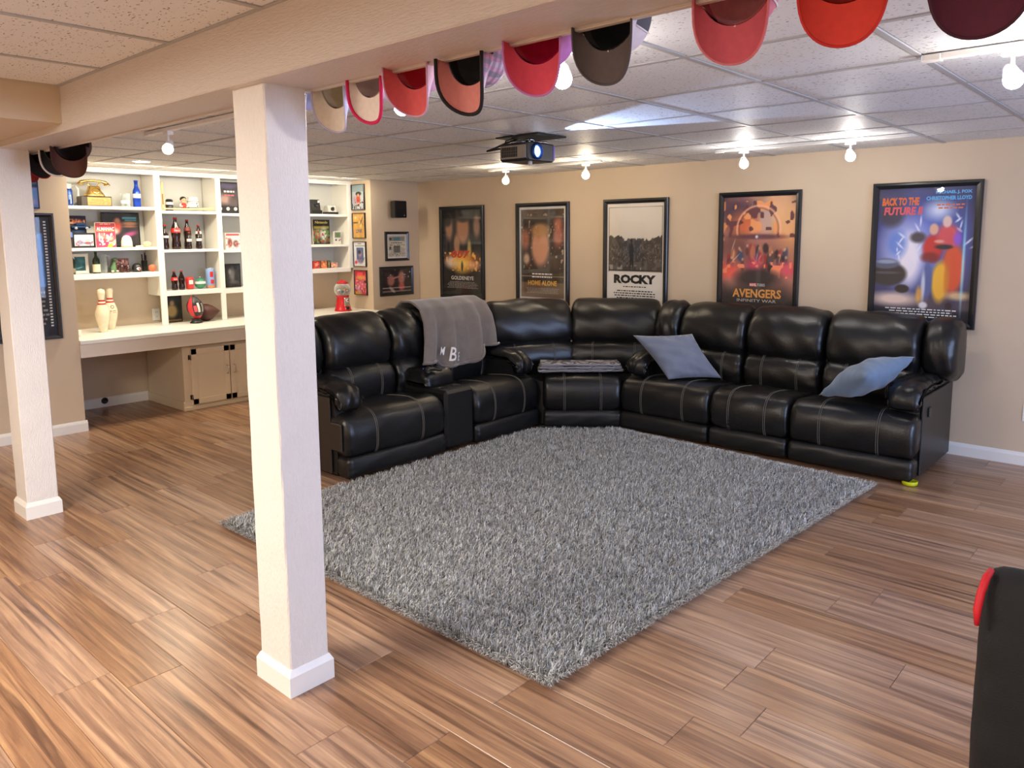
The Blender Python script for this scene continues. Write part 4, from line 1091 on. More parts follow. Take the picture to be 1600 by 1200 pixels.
obj('tumbler', mb, C_('red_translucent', 214, 54, 50, .15), g); obj('printed_panel', MB().grid([[(.0385 * math.sin(a), -.0385 * math.cos(a), z) for a in np.linspace(-.6, .5, 8)] for z in (.05, .09)]), M_WHITEL, g)
# round green-white mini helmet
g = stand('mini_helmet', 'green and white round ornament on the lower shelf', 'ornament', 3.600, 1.070)
obj('shell', MB().sphere((0, 0, .052), .052, 22, sc=(1, 1, 1)), C_('green_shell', 60, 140, 104, .25), g)
obj('stripe', MB().lathe([(.0525, .048), (.0532, .055), (.0525, .066), (.05, .072)], 22, cap=False), M_WHITEL, g)
obj('neck', MB().lathe([(.014, .098), (.012, .112), (.016, .116), (.0, .118)], 14), M_STEEL, g)

# top shelf, left bay
tp = stand('award_trophy', 'gold telephone trophy on a dark block with a gold plaque', 'trophy', 2.685, 1.855, x=-7.44)
obj('block', MB().box(-.128, .128, -.05, .06, 0, .088, ch=.004), C_('dark_wood_block', 66, 52, 40, .4), tp)
pl = obj('plaque', MB().box(-.078, .122, -.054, -.049, .008, .080, ch=.002), M_GOLD, tp)
obj('lettering', credits(MB(), .022, .052, .16, 2, .03, -.0545, 51), C_('plaque_engraving', 176, 140, 76, .4), pl)
mb = MB(); rings = []
for z, w, d in ((.089, .085, .06), (.10, .082, .058), (.14, .055, .042), (.17, .046, .036), (.178, .04, .03)):
    rings.append([(w * math.copysign(abs(math.cos(a)) ** .6, math.cos(a)), d * math.copysign(abs(math.sin(a)) ** .6, math.sin(a)), z) for a in [2 * PI * k / 24 for k in range(24)]])
obj('phone_body', mb.loft(rings), M_GOLD, tp)
obj('dial', MB().lathe([(.032, 0), (.032, .006), (.02, .009), (.0, .008)], 22, 0, at(0, -.046, .132) @ Matrix.Rotation(math.radians(68), 4, 'X')), M_GOLD, tp)
for s in (-1, 1): obj('cradle', MB().tube([(s * .03, 0, .172), (s * .045, 0, .19), (s * .052, 0, .21)], .007, 8), M_GOLD, tp)
obj('handset', MB().tube([(-.115, 0, .197), (-.10, 0, .212), (-.06, 0, .224), (0, 0, .228), (.06, 0, .224), (.10, 0, .212), (.115, 0, .197)], [.018, .017, .011, .010, .011, .017, .018], 12), M_GOLD, tp)
for s in (-1, 1): obj('ear_cup', MB().lathe([(.018, 0), (.027, -.012), (.027, -.018), (.0, -.018)], 18, 0, at(s * .113, 0, .205)), M_GOLD, tp)
mg = stand('white_pitcher', 'large white stein with curved handle behind the blue can', 'pitcher', 2.485, 1.855, x=-7.52)
obj('body', MB().lathe([(.045, 0), (.05, .006), (.046, .09), (.044, .18), (.05, .195), (.046, .195), (.04, .18), (.04, .01), (0, .01)], 26, cap=False), C_('white_china', 234, 234, 228, .2), mg)
obj('handle', MB().tube([(.040, 0, .175), (.075, 0, .185), (.098, 0, .15), (.095, 0, .09), (.072, 0, .04), (.046, 0, .03)], .010, 10), C_('white_china', 234, 234, 228, .2), mg)
gl = stand('drinking_glass', 'clear glass beside the tall blue bottle on the top shelf', 'glass', 2.940, 1.855)
obj('tumbler', MB().lathe([(.034, 0), (.038, .004), (.042, .12), (.040, .12), (.036, .012), (0, .01)], 26, cap=False), M_CLEAR, gl)
obj('printed_band', MB().lathe([(.0392, .03), (.0405, .06)], 26, cap=False), C_('frosted_white', 226, 230, 228, .6), gl)
ALU = [(.36, 0), (.395, .01), (.395, .52), (.36, .62), (.22, .74), (.18, .82), (.18, .95)]
bottle('tall bright blue aluminium bottle on the top shelf', 3.045, 1.855, .245, .068, prof=ALU, m=C_('blue_aluminium', 34, 74, 190, .25, metal=.4), capm=C_('blue_cap', 28, 60, 160, .4), lab=(.34, .50), labm=C_('pale_print', 206, 214, 230, .5), name='aluminium_bottle')

# second shelf, left bay
bottle('dark bottle with blue label at the left end of the second shelf', 2.441, 1.490, .235, .064, prof=ALU, m=C_('dark_bottle', 34, 24, 36, .15), capm=C_('silver_cap', 190, 190, 194, .3), lab=(.40, .58), labm=C_('blue_label', 90, 120, 190, .5), name='dark_bottle')
def card_box(name, label, cat, y, z, w, h, d, m, P=None, ink=(), x=-7.42, rz=R90, group=None, lean=0.0):
    t = stand(name, label, cat, y, z, x, group, rz)
    if lean: t.rotation_euler = (lean, 0, rz)
    obj('box', MB().box(-w / 2, w / 2, -d / 2, d / 2, 0, h, ch=.001), m, t)
    if P is not None: sheet('print', w - .004, h - .004, P, -d / 2 - .0006, t, cz=h / 2)
    for mb, mm, lab in ink: obj('lettering', mb, mm, t, lab)
    return t
P = Paint(30, 48, (30, 28, 44)).blob(.5, .82, .34, .08, (196, 96, 60), .4, .9).speck(14, .6, (220, 140, 90), 2, .76, .9).blob(.5, .5, .5, .06, (40, 70, 110), .4)
bx = card_box('toy_package', 'dark toy car package standing behind the small black photo frame', 'toy', 2.557, 1.490, .142, .283, .02, C_('toy_card', 26, 24, 36, .5), P, x=-7.53)
tc = obj('toy_car', MB().loft([[(-.075 + .004 * 0, -.012 - y, .172 + z) for y, z in pr] for pr in [[(0, 0)] * 1]], cap=False) if False else MB().box(-.06, .095, -.052, -.012, .172, .196, ch=.008).box(-.03, .06, -.048, -.014, .196, .222, ch=.01), C_('toy_blue_metal', 60, 84, 120, .25, metal=.5), bx, 'small blue-grey toy car')
for xx in (-.03, .06): obj('toy_wheel', MB().lathe([(.012, 0), (.012, .006), (0, .006)], 14, 0, at(xx, -.052, .173) @ Matrix.Rotation(PI / 2, 4, 'X')), C_('toy_wheel', 190, 190, 196, .4), bx)
P = Paint(30, 22, (226, 226, 228)).blob(.3, .3, .2, .2, (120, 130, 170), .4, .8).blob(.7, .25, .2, .12, (60, 60, 90), .4, .8).blob(.6, .7, .3, .2, (240, 240, 244), .4).speck(10, .7, (190, 70, 70), 3, 0, .5)
picture('photo_frame', 'small black frame with a pale picture leaning before the toy package', 'picture frame', (-7.43, 2.566, 1.490 + .067), R90, .188, .130, .016, P, (), 0, depth=.014)
P = Paint(36, 46, (200, 44, 52)).rect(0, 1, .86, 1, (120, 26, 36)).rect(0, 1, .0, .66, (214, 60, 92)).blob(.3, .45, .25, .12, (240, 140, 120), .4, .9).blob(.7, .36, .2, .10, (250, 190, 150), .4, .9).blob(.8, .12, .4, .08, (246, 206, 60), .2, .95, rot=.6).blob(.3, .15, .2, .06, (160, 40, 110), .4, .8).rect(.05, .95, .655, .675, (236, 190, 60)).speck(16, .7, (250, 230, 220), 6, .08, .6)
card_box('almanac_book', 'red sports almanac magazine standing on the second shelf', 'book', 2.739, 1.490, .172, .222, .012, C_('book_pages', 226, 216, 200, .7), P, [(text_mb('ALMANAC', .030, .150, bold=.03, cz=.166, y=-.0072), I_W, 'white title lettering'), (credits(MB(), 0, .205, .10, 1, .014, -.0072, 61), C_('ink_salmon', 226, 120, 110), None)], x=-7.40)
P = Paint(56, 52, (40, 36, 38)).noise(6, .3, 5).blob(.40, .62, .12, .22, (216, 70, 52), .35, .95).blob(.42, .78, .07, .08, (206, 150, 110), .4).blob(.75, .70, .22, .06, (226, 160, 110), .5, .8).blob(.75, .60, .2, .03, (206, 120, 90), .5, .8).rect(.55, .95, .84, .90, (90, 180, 206), .9).rect(.62, .95, .77, .82, (90, 180, 206), .8).blob(.75, .36, .2, .07, (214, 80, 150), .5, .8, rot=.3).blob(.3, .45, .14, .10, (236, 226, 220), .4, .8)
picture('photo_frame', 'dark framed movie print at the right of the second shelf', 'picture frame', (-7.56, 2.935, 1.490 + .161), R90, .340, .318, .012, P, (), 0, depth=.016)
wf = stand('white_figurine', 'small white ghost-shaped figurine before the dark print', 'figurine', 2.912, 1.490, x=-7.38)
obj('body', MB().lathe([(.042, 0), (.047, .01), (.046, .05), (.038, .085), (.022, .104), (0, .109)], 22), C_('white_figure', 240, 236, 226, .4), wf)
obj('base', MB().lathe([(.05, 0), (.05, .008), (.045, .01)], 22), C_('gold_base', 200, 170, 110, .4), wf)
sb = stand('wooden_toy', 'cream rounded wooden toy at the right end of the second shelf', 'toy', 3.085, 1.490, x=-7.36)
obj('body', MB().sphere((0, 0, .026), .026, 18, sc=(1.5, 1.1, 1)), C_('cream_wood', 232, 206, 160, .5), sb)
obj('stick', MB().tube([(-.11, -.02, .007), (-.04, -.01, .012)], .006, 8), C_('pale_stick', 236, 226, 206, .5), sb)

# third shelf, left bay
WINE = [(.36, 0), (.39, .01), (.395, .55), (.34, .66), (.17, .76), (.14, .82), (.14, .96)]
M_GREENB = mat('dark_green_glass', S(30, 44, 26), .08)
bottle('dark green wine bottle at the left end of the third shelf', 2.449, 1.260, .195, .056, prof=WINE, m=M_GREENB, capm=M_GREENB, lab=(.08, .26), labm=C_('grey_label', 130, 120, 100, .6), name='wine_bottle')
bottle('green wine bottle with a cream label beside the glass pitcher', 2.652, 1.260, .194, .062, prof=WINE, m=M_GREENB, capm=C_('foil_cap', 40, 60, 40, .4), lab=(.06, .42), labm=C_('cream_label', 226, 218, 186, .6), name='wine_bottle')
P = Paint(30, 40, (36, 96, 104)).noise(5, .3, 7).blob(.6, .7, .25, .12, (60, 130, 130), .5, .8).blob(.45, .22, .3, .04, (150, 190, 190), .4, .8, rot=.2)
picture('photo_frame', 'white frame with a teal picture on the third shelf', 'picture frame', (-7.46, 2.529, 1.260 + .0905), R90, .140, .176, .026, P, (), 0, depth=.014, frame_m=C_('white_frame', 226, 220, 208, .5))
gp = stand('glass_pitcher', 'clear glass pitcher with handle on the third shelf', 'pitcher', 2.722, 1.260, x=-7.48)
obj('jug', MB().lathe([(.038, 0), (.042, .004), (.044, .08), (.038, .13), (.042, .165), (.040, .165), (.036, .13), (.041, .08), (.039, .012), (0, .010)], 24, cap=False), M_CLEAR, gp)
obj('handle', MB().tube([(.040, 0, .15), (.062, 0, .148), (.068, 0, .11), (.060, 0, .06), (.043, 0, .05)], .006, 8), M_CLEAR, gp)
gf = stand('green_figurine', 'small green creature figurine beside the glass pitcher', 'figurine', 2.800, 1.264)
obj('body', MB().tube([(0, 0, 0), (-.005, 0, .04), (.004, 0, .075), (.010, 0, .105)], [.028, .024, .016, .010], 12), C_('green_toy', 96, 136, 92, .5), gf)
obj('head', MB().sphere((.012, -.006, .118), .016, 14, sc=(1, 1.3, .9)), C_('green_toy', 96, 136, 92, .5), gf)
for s in (-1, 1): obj('foot', MB().sphere((s * .02, -.018, .010), .014, 12, sc=(1, 1.4, .7)), C_('pale_toy', 216, 210, 196, .5), gf)
P = Paint(34, 22, (170, 110, 100)).rect(.05, .95, .55, .9, (216, 160, 150)).noise(8, .3, 2).speck(12, .62, (90, 50, 46), 3)
card_box('small_box', 'brown and pink printed box at the back of the third shelf', 'box', 2.902, 1.260, .136, .125, .03, C_('brown_card', 120, 80, 70, .6), P, x=-7.53)
for k, (yy, hh, lab) in enumerate(((2.862, .088, 'dark small bottle standing before the brown box, left one'), (2.915, .060, 'squat dark jar standing before the brown box'))):
    bottle(lab, yy, 1.260, hh, .034, prof=WINE if k == 0 else ALU, m=C_('brown_glass', 70, 40, 34, .15), capm=M_STEEL, name='small_bottle', x=-7.40)
mh = stand('mini_helmet', 'small black and white helmet with a red dot on the third shelf', 'ornament', 2.995, 1.260, x=-7.40)
obj('shell', MB().lathe([(.036, 0), (.044, .02), (.043, .045), (.032, .07), (.014, .081), (0, .083)], 22), C_('black_shell', 36, 36, 40, .25), mh)
obj('face_panel', MB().sphere((0, -.030, .030), .024, 16, sc=(1, .7, .9)), M_WHITEL, mh)
obj('red_dot', MB().sphere((.004, -.046, .030), .009, 12, sc=(1, .5, 1)), M_LABELR, mh)
ob = stand('orange_ball', 'small orange ball at the right end of the third shelf', 'ball', 3.118, 1.260, x=-7.36)
obj('body', MB().sphere((0, 0, .034), .034, 20), C_('orange_rubber', 232, 120, 80, .5), ob)
mk = stand('marker_cup', 'black cup holding dark markers behind the orange ball', 'cup', 3.105, 1.260, x=-7.50)
obj('cup', MB().lathe([(.024, 0), (.026, .003), (.027, .10), (.024, .10), (.022, .006), (0, .006)], 18, cap=False), M_BLACK, mk)
for k, (a, h) in enumerate(((-.012, .16), (.006, .175), (.014, .15))): obj('marker', MB().tube([(a, .004 * k, .01), (a * 1.5, .004 * k, h)], .006, 8), C_('marker%s' % 'abc'[k], *[(40, 40, 44), (60, 40, 50), (30, 34, 50)][k], .4), mk)

# top shelf, second bay
bt = stand('mini_bat', 'upright wooden mini bat against the shelf upright', 'bat', 3.274, 1.826, x=-7.42)
obj('barrel', MB().lathe([(.016, 0), (.021, .01), (.0225, .10), (.021, .20), (.019, .262), (.012, .272), (0, .274)], 18), C_('ash_wood', 226, 200, 150, .5), bt)
obj('lettering', MB().box(-.006, .006, -.0232, -.021, .06, .16), C_('burn_mark', 150, 110, 70, .6), bt)
sm = stand('beer_mug', 'black mug with a white band on the top shelf', 'mug', 3.343, 1.826)
obj('body', MB().lathe([(.033, 0), (.034, .004), (.033, .095), (.030, .095), (.030, .01), (0, .01)], 22, cap=False), M_BLACK, sm)
obj('band', MB().lathe([(.0342, .060), (.0342, .084)], 22, cap=False), M_WHITEL, sm); obj('lid', MB().lathe([(.033, .095), (.034, .102), (.02, .112), (0, .113)], 22), M_BLACK, sm)
bh = stand('bobblehead', 'bobblehead figurine in a red and white shirt on the top shelf', 'figurine', 3.481, 1.838, x=-7.42)
obj('base', MB().lathe([(.034, 0), (.034, .008), (.030, .011)], 20), M_WHITEL, bh)
obj('torso', MB().loft([[(w * math.cos(a), d * math.sin(a), z) for a in [2 * PI * k / 16 for k in range(16)]] for z, w, d in ((.010, .026, .018), (.030, .030, .020), (.052, .032, .019), (.064, .016, .012))]), M_LABELR, bh)
for s in (-1, 1): obj('arm', MB().tube([(s * .028, 0, .056), (s * .038, -.010, .038), (s * .022, -.024, .032)], [.010, .009, .008], 10), M_WHITEL, bh)
hd = obj('head', MB().sphere((0, -.002, .092), .028, 20, sc=(.95, 1, 1.1)), C_('figurine_skin', 226, 176, 140, .5), bh)
obj('hair', MB().sphere((0, .005, .104), .030, 18, sc=(1, 1, .85)), C_('figurine_hair', 30, 24, 24, .5), hd)
for s in (-1, 1): obj('eye', MB().sphere((s * .010, -.028, .094), .004, 8), M_BLACK, hd)
obj('nose', MB().sphere((0, -.031, .087), .005, 8), C_('figurine_skin', 226, 176, 140, .5), hd)
jr = stand('ceramic_jar', 'white ceramic jar with a dark lettered band on the top shelf', 'jar', 3.582, 1.838, x=-7.44)
obj('body', MB().lathe([(.046, 0), (.052, .006), (.053, .092), (.046, .104), (.044, .116), (.046, .126), (0, .128)], 26), C_('cream_china', 236, 232, 222, .25), jr)
lb = obj('label', MB().lathe([(.0535, .024), (.0538, .080)], 26, cap=False), M_WHITEL, jr)
mb = credits(MB(), 0, .058, .07, 2, .026, -.0555, 71); mb.v = [(a, -math.sqrt(max(0, .0545 ** 2 - a * a)), b_) for a, _, b_ in mb.v]
obj('lettering', mb, I_K, lb)
for zz in (.022, .080): obj('band', MB().lathe([(.054, zz), (.054, zz + .005)], 26, cap=False), M_BLACK, jr)
lbat = stand('wooden_bat', 'pale wooden bat lying along the front of the top shelf', 'bat', 3.48, 1.838, x=-7.335)
obj('barrel', MB().tube([(-.235, 0, .006), (-.225, 0, .006), (-.21, 0, .0065), (-.05, 0, .0065), (.10, 0, .0095), (.20, 0, .0115), (.255, 0, .0115), (.262, 0, .011)], [.008, .013, .0075, .0075, .010, .0125, .0125, .006], 14), C_('ash_wood', 226, 200, 150, .5), lbat)

# third and fourth bays
P = Paint(44, 66, (60, 52, 58)).noise(6, .4, 9).blob(.5, .9, .5, .08, (90, 80, 120), .5, .8).blob(.35, .45, .3, .16, (200, 160, 146), .5, .85).blob(.75, .40, .2, .12, (90, 76, 70), .5, .8).rect(0, 1, 0, .22, (20, 18, 18))
for cx in (.12, .5, .88): P.blob(cx, .13, .085, .060, (236, 232, 226), .15).blob(cx, .13, .03, .02, (150, 140, 130), .3)
picture('record_award', 'framed dark print with three white record labels on the top shelf', 'picture frame', (-7.50, 3.975, 1.812 + .161), R90, .235, .318, .012, P, [(credits(MB(), .02, .055, .13, 1, .04, YT, 81), I_W, None), (credits(MB(), .02, .02, .13, 1, .03, YT, 82), I_P, None)], 0, depth=.016, glass=False)
P = Paint(34, 34, (232, 226, 218)).rect(.05, .95, .82, .96, (206, 80, 86)).blob(.3, .4, .16, .26, (120, 60, 56), .3, .9).blob(.7, .35, .18, .2, (70, 50, 54), .4, .9).speck(12, .7, (210, 120, 110), 3, .05, .75)
card_box('figure_box', 'white window box with a small figure inside on the middle shelf', 'toy box', 3.955, 1.448, .16, .17, .09, C_('white_card', 232, 228, 220, .6), P, x=-7.44)
P = Paint(40, 52, (46, 44, 44)).noise(6, .5, 3).blob(.45, .55, .22, .3, (150, 146, 142), .5, .8).blob(.3, .7, .1, .12, (190, 186, 180), .5, .7).blob(.6, .2, .3, .08, (110, 106, 104), .5, .7)
picture('photo_frame', 'black framed black and white photograph on the lower shelf', 'picture frame', (-7.46, 3.965, 1.060 + .1235), R90, .172, .242, .012, P, (), 0, depth=.016)
def camera_(label, y, z, w, h, pale):
    t = stand('instant_camera', label, 'camera', y, z)
    obj('base', MB().box(-w / 2, w / 2, -.05, .05, 0, h * .28, ch=.006), M_BLACK, t)
    mm = C_('pale_camera', 206, 204, 196, .4) if pale else M_BLACK
    mb = MB(); pr = [(.05, h * .26), (-.045, h * .26), (-.035, h * .62), (-.02, h), (.03, h), (.05, h * .7)]
    obj('body', mb.loft([[(x, a, b_) for a, b_ in pr] for x in (-w * .36, w * .36)], smooth=False), mm, t)
    obj('lens', MB().lathe([(.022, 0), (.022, .014), (.016, .016), (.012, .008), (0, .008)], 18, 0, at(0, -.036, h * .62) @ Matrix.Rotation(PI / 2, 4, 'X')), M_BLACK, t)
    obj('flash', MB().box(w * .16, w * .32, -.034, -.026, h * .78, h * .94, ch=.002), C_('flash_glass', 220, 224, 226, .2), t)
    return t
camera_('tall black instant camera on the right-hand top shelf', 4.955, 1.820, .14, .16, False)
camera_('low grey instant camera on the right-hand top shelf', 5.165, 1.820, .15, .098, True)
P = Paint(48, 52, (40, 38, 40)).rect(.0, 1, .80, 1, (34, 32, 34)).rect(.05, .95, .64, .74, (190, 176, 60), .9).blob(.3, .45, .2, .2, (190, 160, 120), .5, .8).blob(.65, .4, .2, .3, (226, 222, 220), .4, .85).speck(14, .6, (150, 60, 50), 3, .05, .6).speck(14, .66, (90, 130, 60), 4, .05, .6)
card_box('game_magazine', 'black and yellow game magazine standing on the right-hand middle shelf', 'magazine', 5.085, 1.485, .225, .280, .012, C_('book_pages'), P, [(text_mb('Nintendo', .030, .165, bold=.03, cz=.248, y=-.0072), C_('ink_yellow', 240, 226, 120), 'pale yellow title lettering')], x=-7.50)
hh = stand('handheld_game', 'pale grey handheld game standing before the magazine', 'game console', 5.225, 1.485, x=-7.40)
obj('case', MB().box(-.048, .048, -.014, .014, 0, .146, ch=.005), C_('pale_grey_plastic', 206, 204, 196, .4), hh)
obj('bezel', MB().box(-.040, .040, -.0158, -.0135, .074, .136, ch=.001), C_('grey_bezel', 120, 124, 126, .4), hh)
obj('screen', MB().box(-.026, .026, -.0168, -.0155, .084, .128), C_('olive_screen', 96, 124, 78, .25), hh)
obj('direction_pad', MB().box(-.036, -.012, -.018, -.0135, .044, .052, ch=.001).box(-.028, -.020, -.018, -.0135, .036, .060, ch=.001), M_BLACK, hh)
for dx, dz in ((.018, .044), (.034, .052)): obj('button', MB().lathe([(.007, 0), (.007, .004), (.005, .005), (0, .005)], 14, 0, at(dx, -.0138, dz) @ Matrix.Rotation(PI / 2, 4, 'X')), C_('maroon_button', 120, 40, 70, .4), hh)
for yy, ww, cc_, lab in ((4.945, .085, (190, 60, 50), 'red game cartridge, leftmost on the right-hand lower shelf'), (5.045, .075, (206, 110, 60), 'orange-brown game cartridge beside the red one on the lower shelf'), (5.118, .04, (110, 110, 80), 'narrow olive game cartridge on the lower shelf'), (5.172, .11, (214, 150, 130), 'low pale red cartridge box at the right of the lower shelf')):
    hgt = .085 if ww < .1 else .062
    P = Paint(20, 20, cc_).noise(6, .4, int(yy * 100)).blob(.5, .5, .25, .25, (236, 206, 170), .5, .6)
    card_box('game_cartridge', lab, 'cartridge', yy, 1.218, ww, hgt, .022, C_('cart_' + str(int(yy * 1000)), *[int(c * .8) for c in cc_], .5), P, group='game cartridges on the right-hand lower shelf')

# on the desk
def pin(label, y, x):
    t = stand('bowling_pin', label, 'bowling pin', y, .750, x, 'bowling pins on the desk')
    pr = [(.0255, 0), (.0285, .006), (.037, .045), (.0505, .095), (.0600, .150), (.0575, .178), (.046, .215), (.034, .245), (.0245, .272), (.0232, .292), (.0265, .315), (.0318, .345), (.0318, .358), (.0255, .374), (.014, .3815), (0, .383)]
    zz = np.array([p[1] for p in pr]); rr_ = np.array([p[0] for p in pr])
    z2 = np.linspace(0, .383, 40); 
    obj('body', MB().lathe([(float(np.interp(z, zz, rr_)), float(z)) for z in z2], 26), mat('ivory_pin', S(238, 226, 196), .3, noise=.06, nscale=30), t)
    for z0, z1 in ((.243, .256), (.270, .285)):
        obj('stripe', MB().lathe([(float(np.interp(z, zz, rr_)) + .0008, float(z)) for z in np.linspace(z0, z1, 4)], 26, cap=False), C_('pin_red', 186, 36, 46, .35), t)
    return t
pin('front ivory bowling pin with two red neck stripes on the desk', 2.60, -7.22)
p2 = pin('rear ivory bowling pin with a round emblem on the desk', 2.735, -7.40)
r_ = .0545
em = MB()
for a0, a1 in ((.55, 1.0),):
    n = 18
    o_ = [(.016 * math.cos(2 * PI * k / n), .205 + .016 * math.sin(2 * PI * k / n)) for k in range(n)]; i_ = [(.011 * math.cos(2 * PI * k / n), .205 + .011 * math.sin(2 * PI * k / n)) for k in range(n)]
    f3 = lambda a, z: (a, -math.sqrt(max(1e-6, (np.interp(z, [.150, .178, .215, .245], [.0600, .0575, .046, .034]) + .001) ** 2 - a * a)), z)
    em.add([f3(*q) for q in o_ + i_], [(k, (k + 1) % n, n + (k + 1) % n, n + k) for k in range(n)])
obj('emblem', em, C_('pin_emblem', 110, 60, 66, .5), p2)
t = credits(MB(), 0, .165, .07, 2, .016, 0, 91); t.v = [(a, -math.sqrt(max(1e-6, .0612 ** 2 - a * a)), b_) for a, _, b_ in t.v]
obj('lettering', t, C_('pin_print', 196, 120, 116, .5), p2)
P = Paint(40, 66, (30, 34, 30)).noise(5, .3, 4).blob(.5, .42, .28, .26, (190, 160, 100), .3, .9).blob(.52, .74, .10, .09, (214, 170, 130), .3).blob(.52, .78, .16, .12, (120, 100, 76), .5, .5).blob(.25, .35, .1, .1, (176, 146, 92), .3).rect(0, 1, 0, .08, (150, 110, 60))
picture('portrait_painting', 'small dark portrait of a person in a tan coat behind the red and black ball', 'painting', (-7.50, 3.335, .750 + .131), R90, .20, .258, .008, P, (), 0, depth=.014, glass=False)
def football(t, L, R, m, M, e=1.0):
    n = 30; prof = [(R * max(0, math.cos(PI / 2 * (2 * k / n - 1))) ** e + .0008, L / 2 * (2 * k / n - 1)) for k in range(n + 1)]
    return obj('ball', MB().lathe(prof, 28, 0, M), m, t)
fb1 = stand('football', 'brown leather football lying on the desk', 'football', 3.610, .750, x=-7.36, rz=R90 - .5)
MF = at(0, 0, .084) @ Matrix.Rotation(math.radians(84), 4, 'Y')
football(fb1, .270, .084, mat('football_leather', S(78, 40, 34), .45, bump=.3, bscale=220), MF)
obj('stripe', MB().lathe([(.084 * math.cos(PI / 2 * q) ** 1.0 + .0018, .135 * q) for q in (-.62, -.58, -.54, -.50)], 28, 0, MF, cap=False), M_WHITEL, fb1)
obj('lace', MB().box(-.004, .004, -.045, .045, -.0855, -.0835, M=MF @ Matrix.Rotation(math.radians(60), 4, 'Z') @ Matrix.Rotation(PI / 2, 4, 'X')), M_WHITEL, fb1)
fb2 = stand('souvenir_football', 'red and black souvenir football upright on a small stand', 'football', 3.46, .750, x=-7.26)
obj('stand', MB().lathe([(.056, 0), (.058, .006), (.044, .016), (.036, .034), (.046, .042), (.034, .042), (0, .036)], 24), M_BLACK, fb2)
MF2 = at(0, 0, .152) @ Matrix.Rotation(math.radians(-10), 4, 'Y')
football(fb2, .245, .078, C_('matte_black_ball', 36, 32, 34, .4), MF2, .75)
def ball_patch(a0, a1, q0, q1, m, name, lift=.0012, n=12):
    P_ = []
    for i in range(n + 1):
        q = q0 + (q1 - q0) * i / n; r = .078 * math.cos(PI / 2 * q) ** .75 + lift
        P_.append([MF2 @ Vector((r * math.sin(a0 + (a1 - a0) * k / n), -r * math.cos(a0 + (a1 - a0) * k / n), .1225 * q)) for k in range(n + 1)])
    return obj(name, MB().grid(P_), m, fb2)
ball_patch(-1.5, -.75, -.9, .9, C_('ball_red', 206, 52, 60, .4), 'red_panel'); ball_patch(.95, 1.5, -.9, .9, C_('ball_red'), 'red_panel')
ball_patch(-1.5, 1.5, -.9, -.66, C_('ball_red'), 'red_panel', .0014)
ball_patch(-.18, .10, -.35, .40, M_WHITEL, 'lace_panel', .002)
for k in range(7): ball_patch(.34, .62, -.36 + .1 * k, -.32 + .1 * k, M_WHITEL, 'lace', .002, 4)
ball_patch(-.62, -.26, -.28, .22, C_('ball_pink', 226, 90, 100, .4), 'emblem', .002)
# gumball machine
gm = stand('gumball_machine', 'red gumball machine with a glass globe on the desk', 'gumball machine', 5.075, .750, x=-7.12)
obj('base', MB().lathe([(.092, 0), (.094, .008), (.088, .02), (.072, .09), (.066, .15), (.070, .168), (.074, .172)], 28), C_('gumball_red', 206, 30, 40, .25), gm)
obj('coin_plate', MB().box(-.034, .034, -.082, -.062, .055, .15, ch=.004), M_STEEL, gm)
obj('knob', MB().lathe([(.018, 0), (.018, .012), (.006, .014), (0, .014)], 16, 0, at(0, -.082, .118) @ Matrix.Rotation(PI / 2, 4, 'X')), M_STEEL, gm)
obj('chute', MB().box(-.018, .018, -.098, -.070, .018, .05, ch=.004), M_BLACK, gm)
obj('globe', MB().lathe([(.056, .170), (.080, .192), (.093, .228), (.090, .262), (.072, .295), (.056, .305)], 28, cap=False), M_CLEAR, gm)
gb = [MB() for _ in range(5)]
r_ = random.Random(4)
for k in range(90):
    a = r_.uniform(0, 2 * PI); z = .182 + .055 * r_.random(); R_ = .086 - abs(z - .225) * .35
    rr_ = R_ * math.sqrt(r_.uniform(.35, 1)) - .008
    gb[k % 5].sphere((rr_ * math.cos(a), rr_ * math.sin(a), z), .0095, 8)
for k, c in enumerate(((236, 200, 70), (240, 236, 226), (60, 110, 170), (220, 90, 60), (90, 150, 80))):
    o = obj('gumballs', gb[k], C_('gum%s' % 'abcde'[k], *c, .3), gm); o['kind'] = 'stuff'
obj('lid', MB().lathe([(.060, .303), (.064, .308), (.060, .318), (.040, .330), (.016, .336), (.014, .344), (.0, .347)], 28), C_('gumball_red'), gm)
wc = stand('white_candle', 'small white candle at the left end of the desk', 'candle', 2.335, .750, x=-7.05)
obj('body', MB().lathe([(.022, 0), (.024, .003), (.024, .05), (.021, .055), (0, .053)], 18), C_('white_wax', 240, 234, 220, .5), wc)

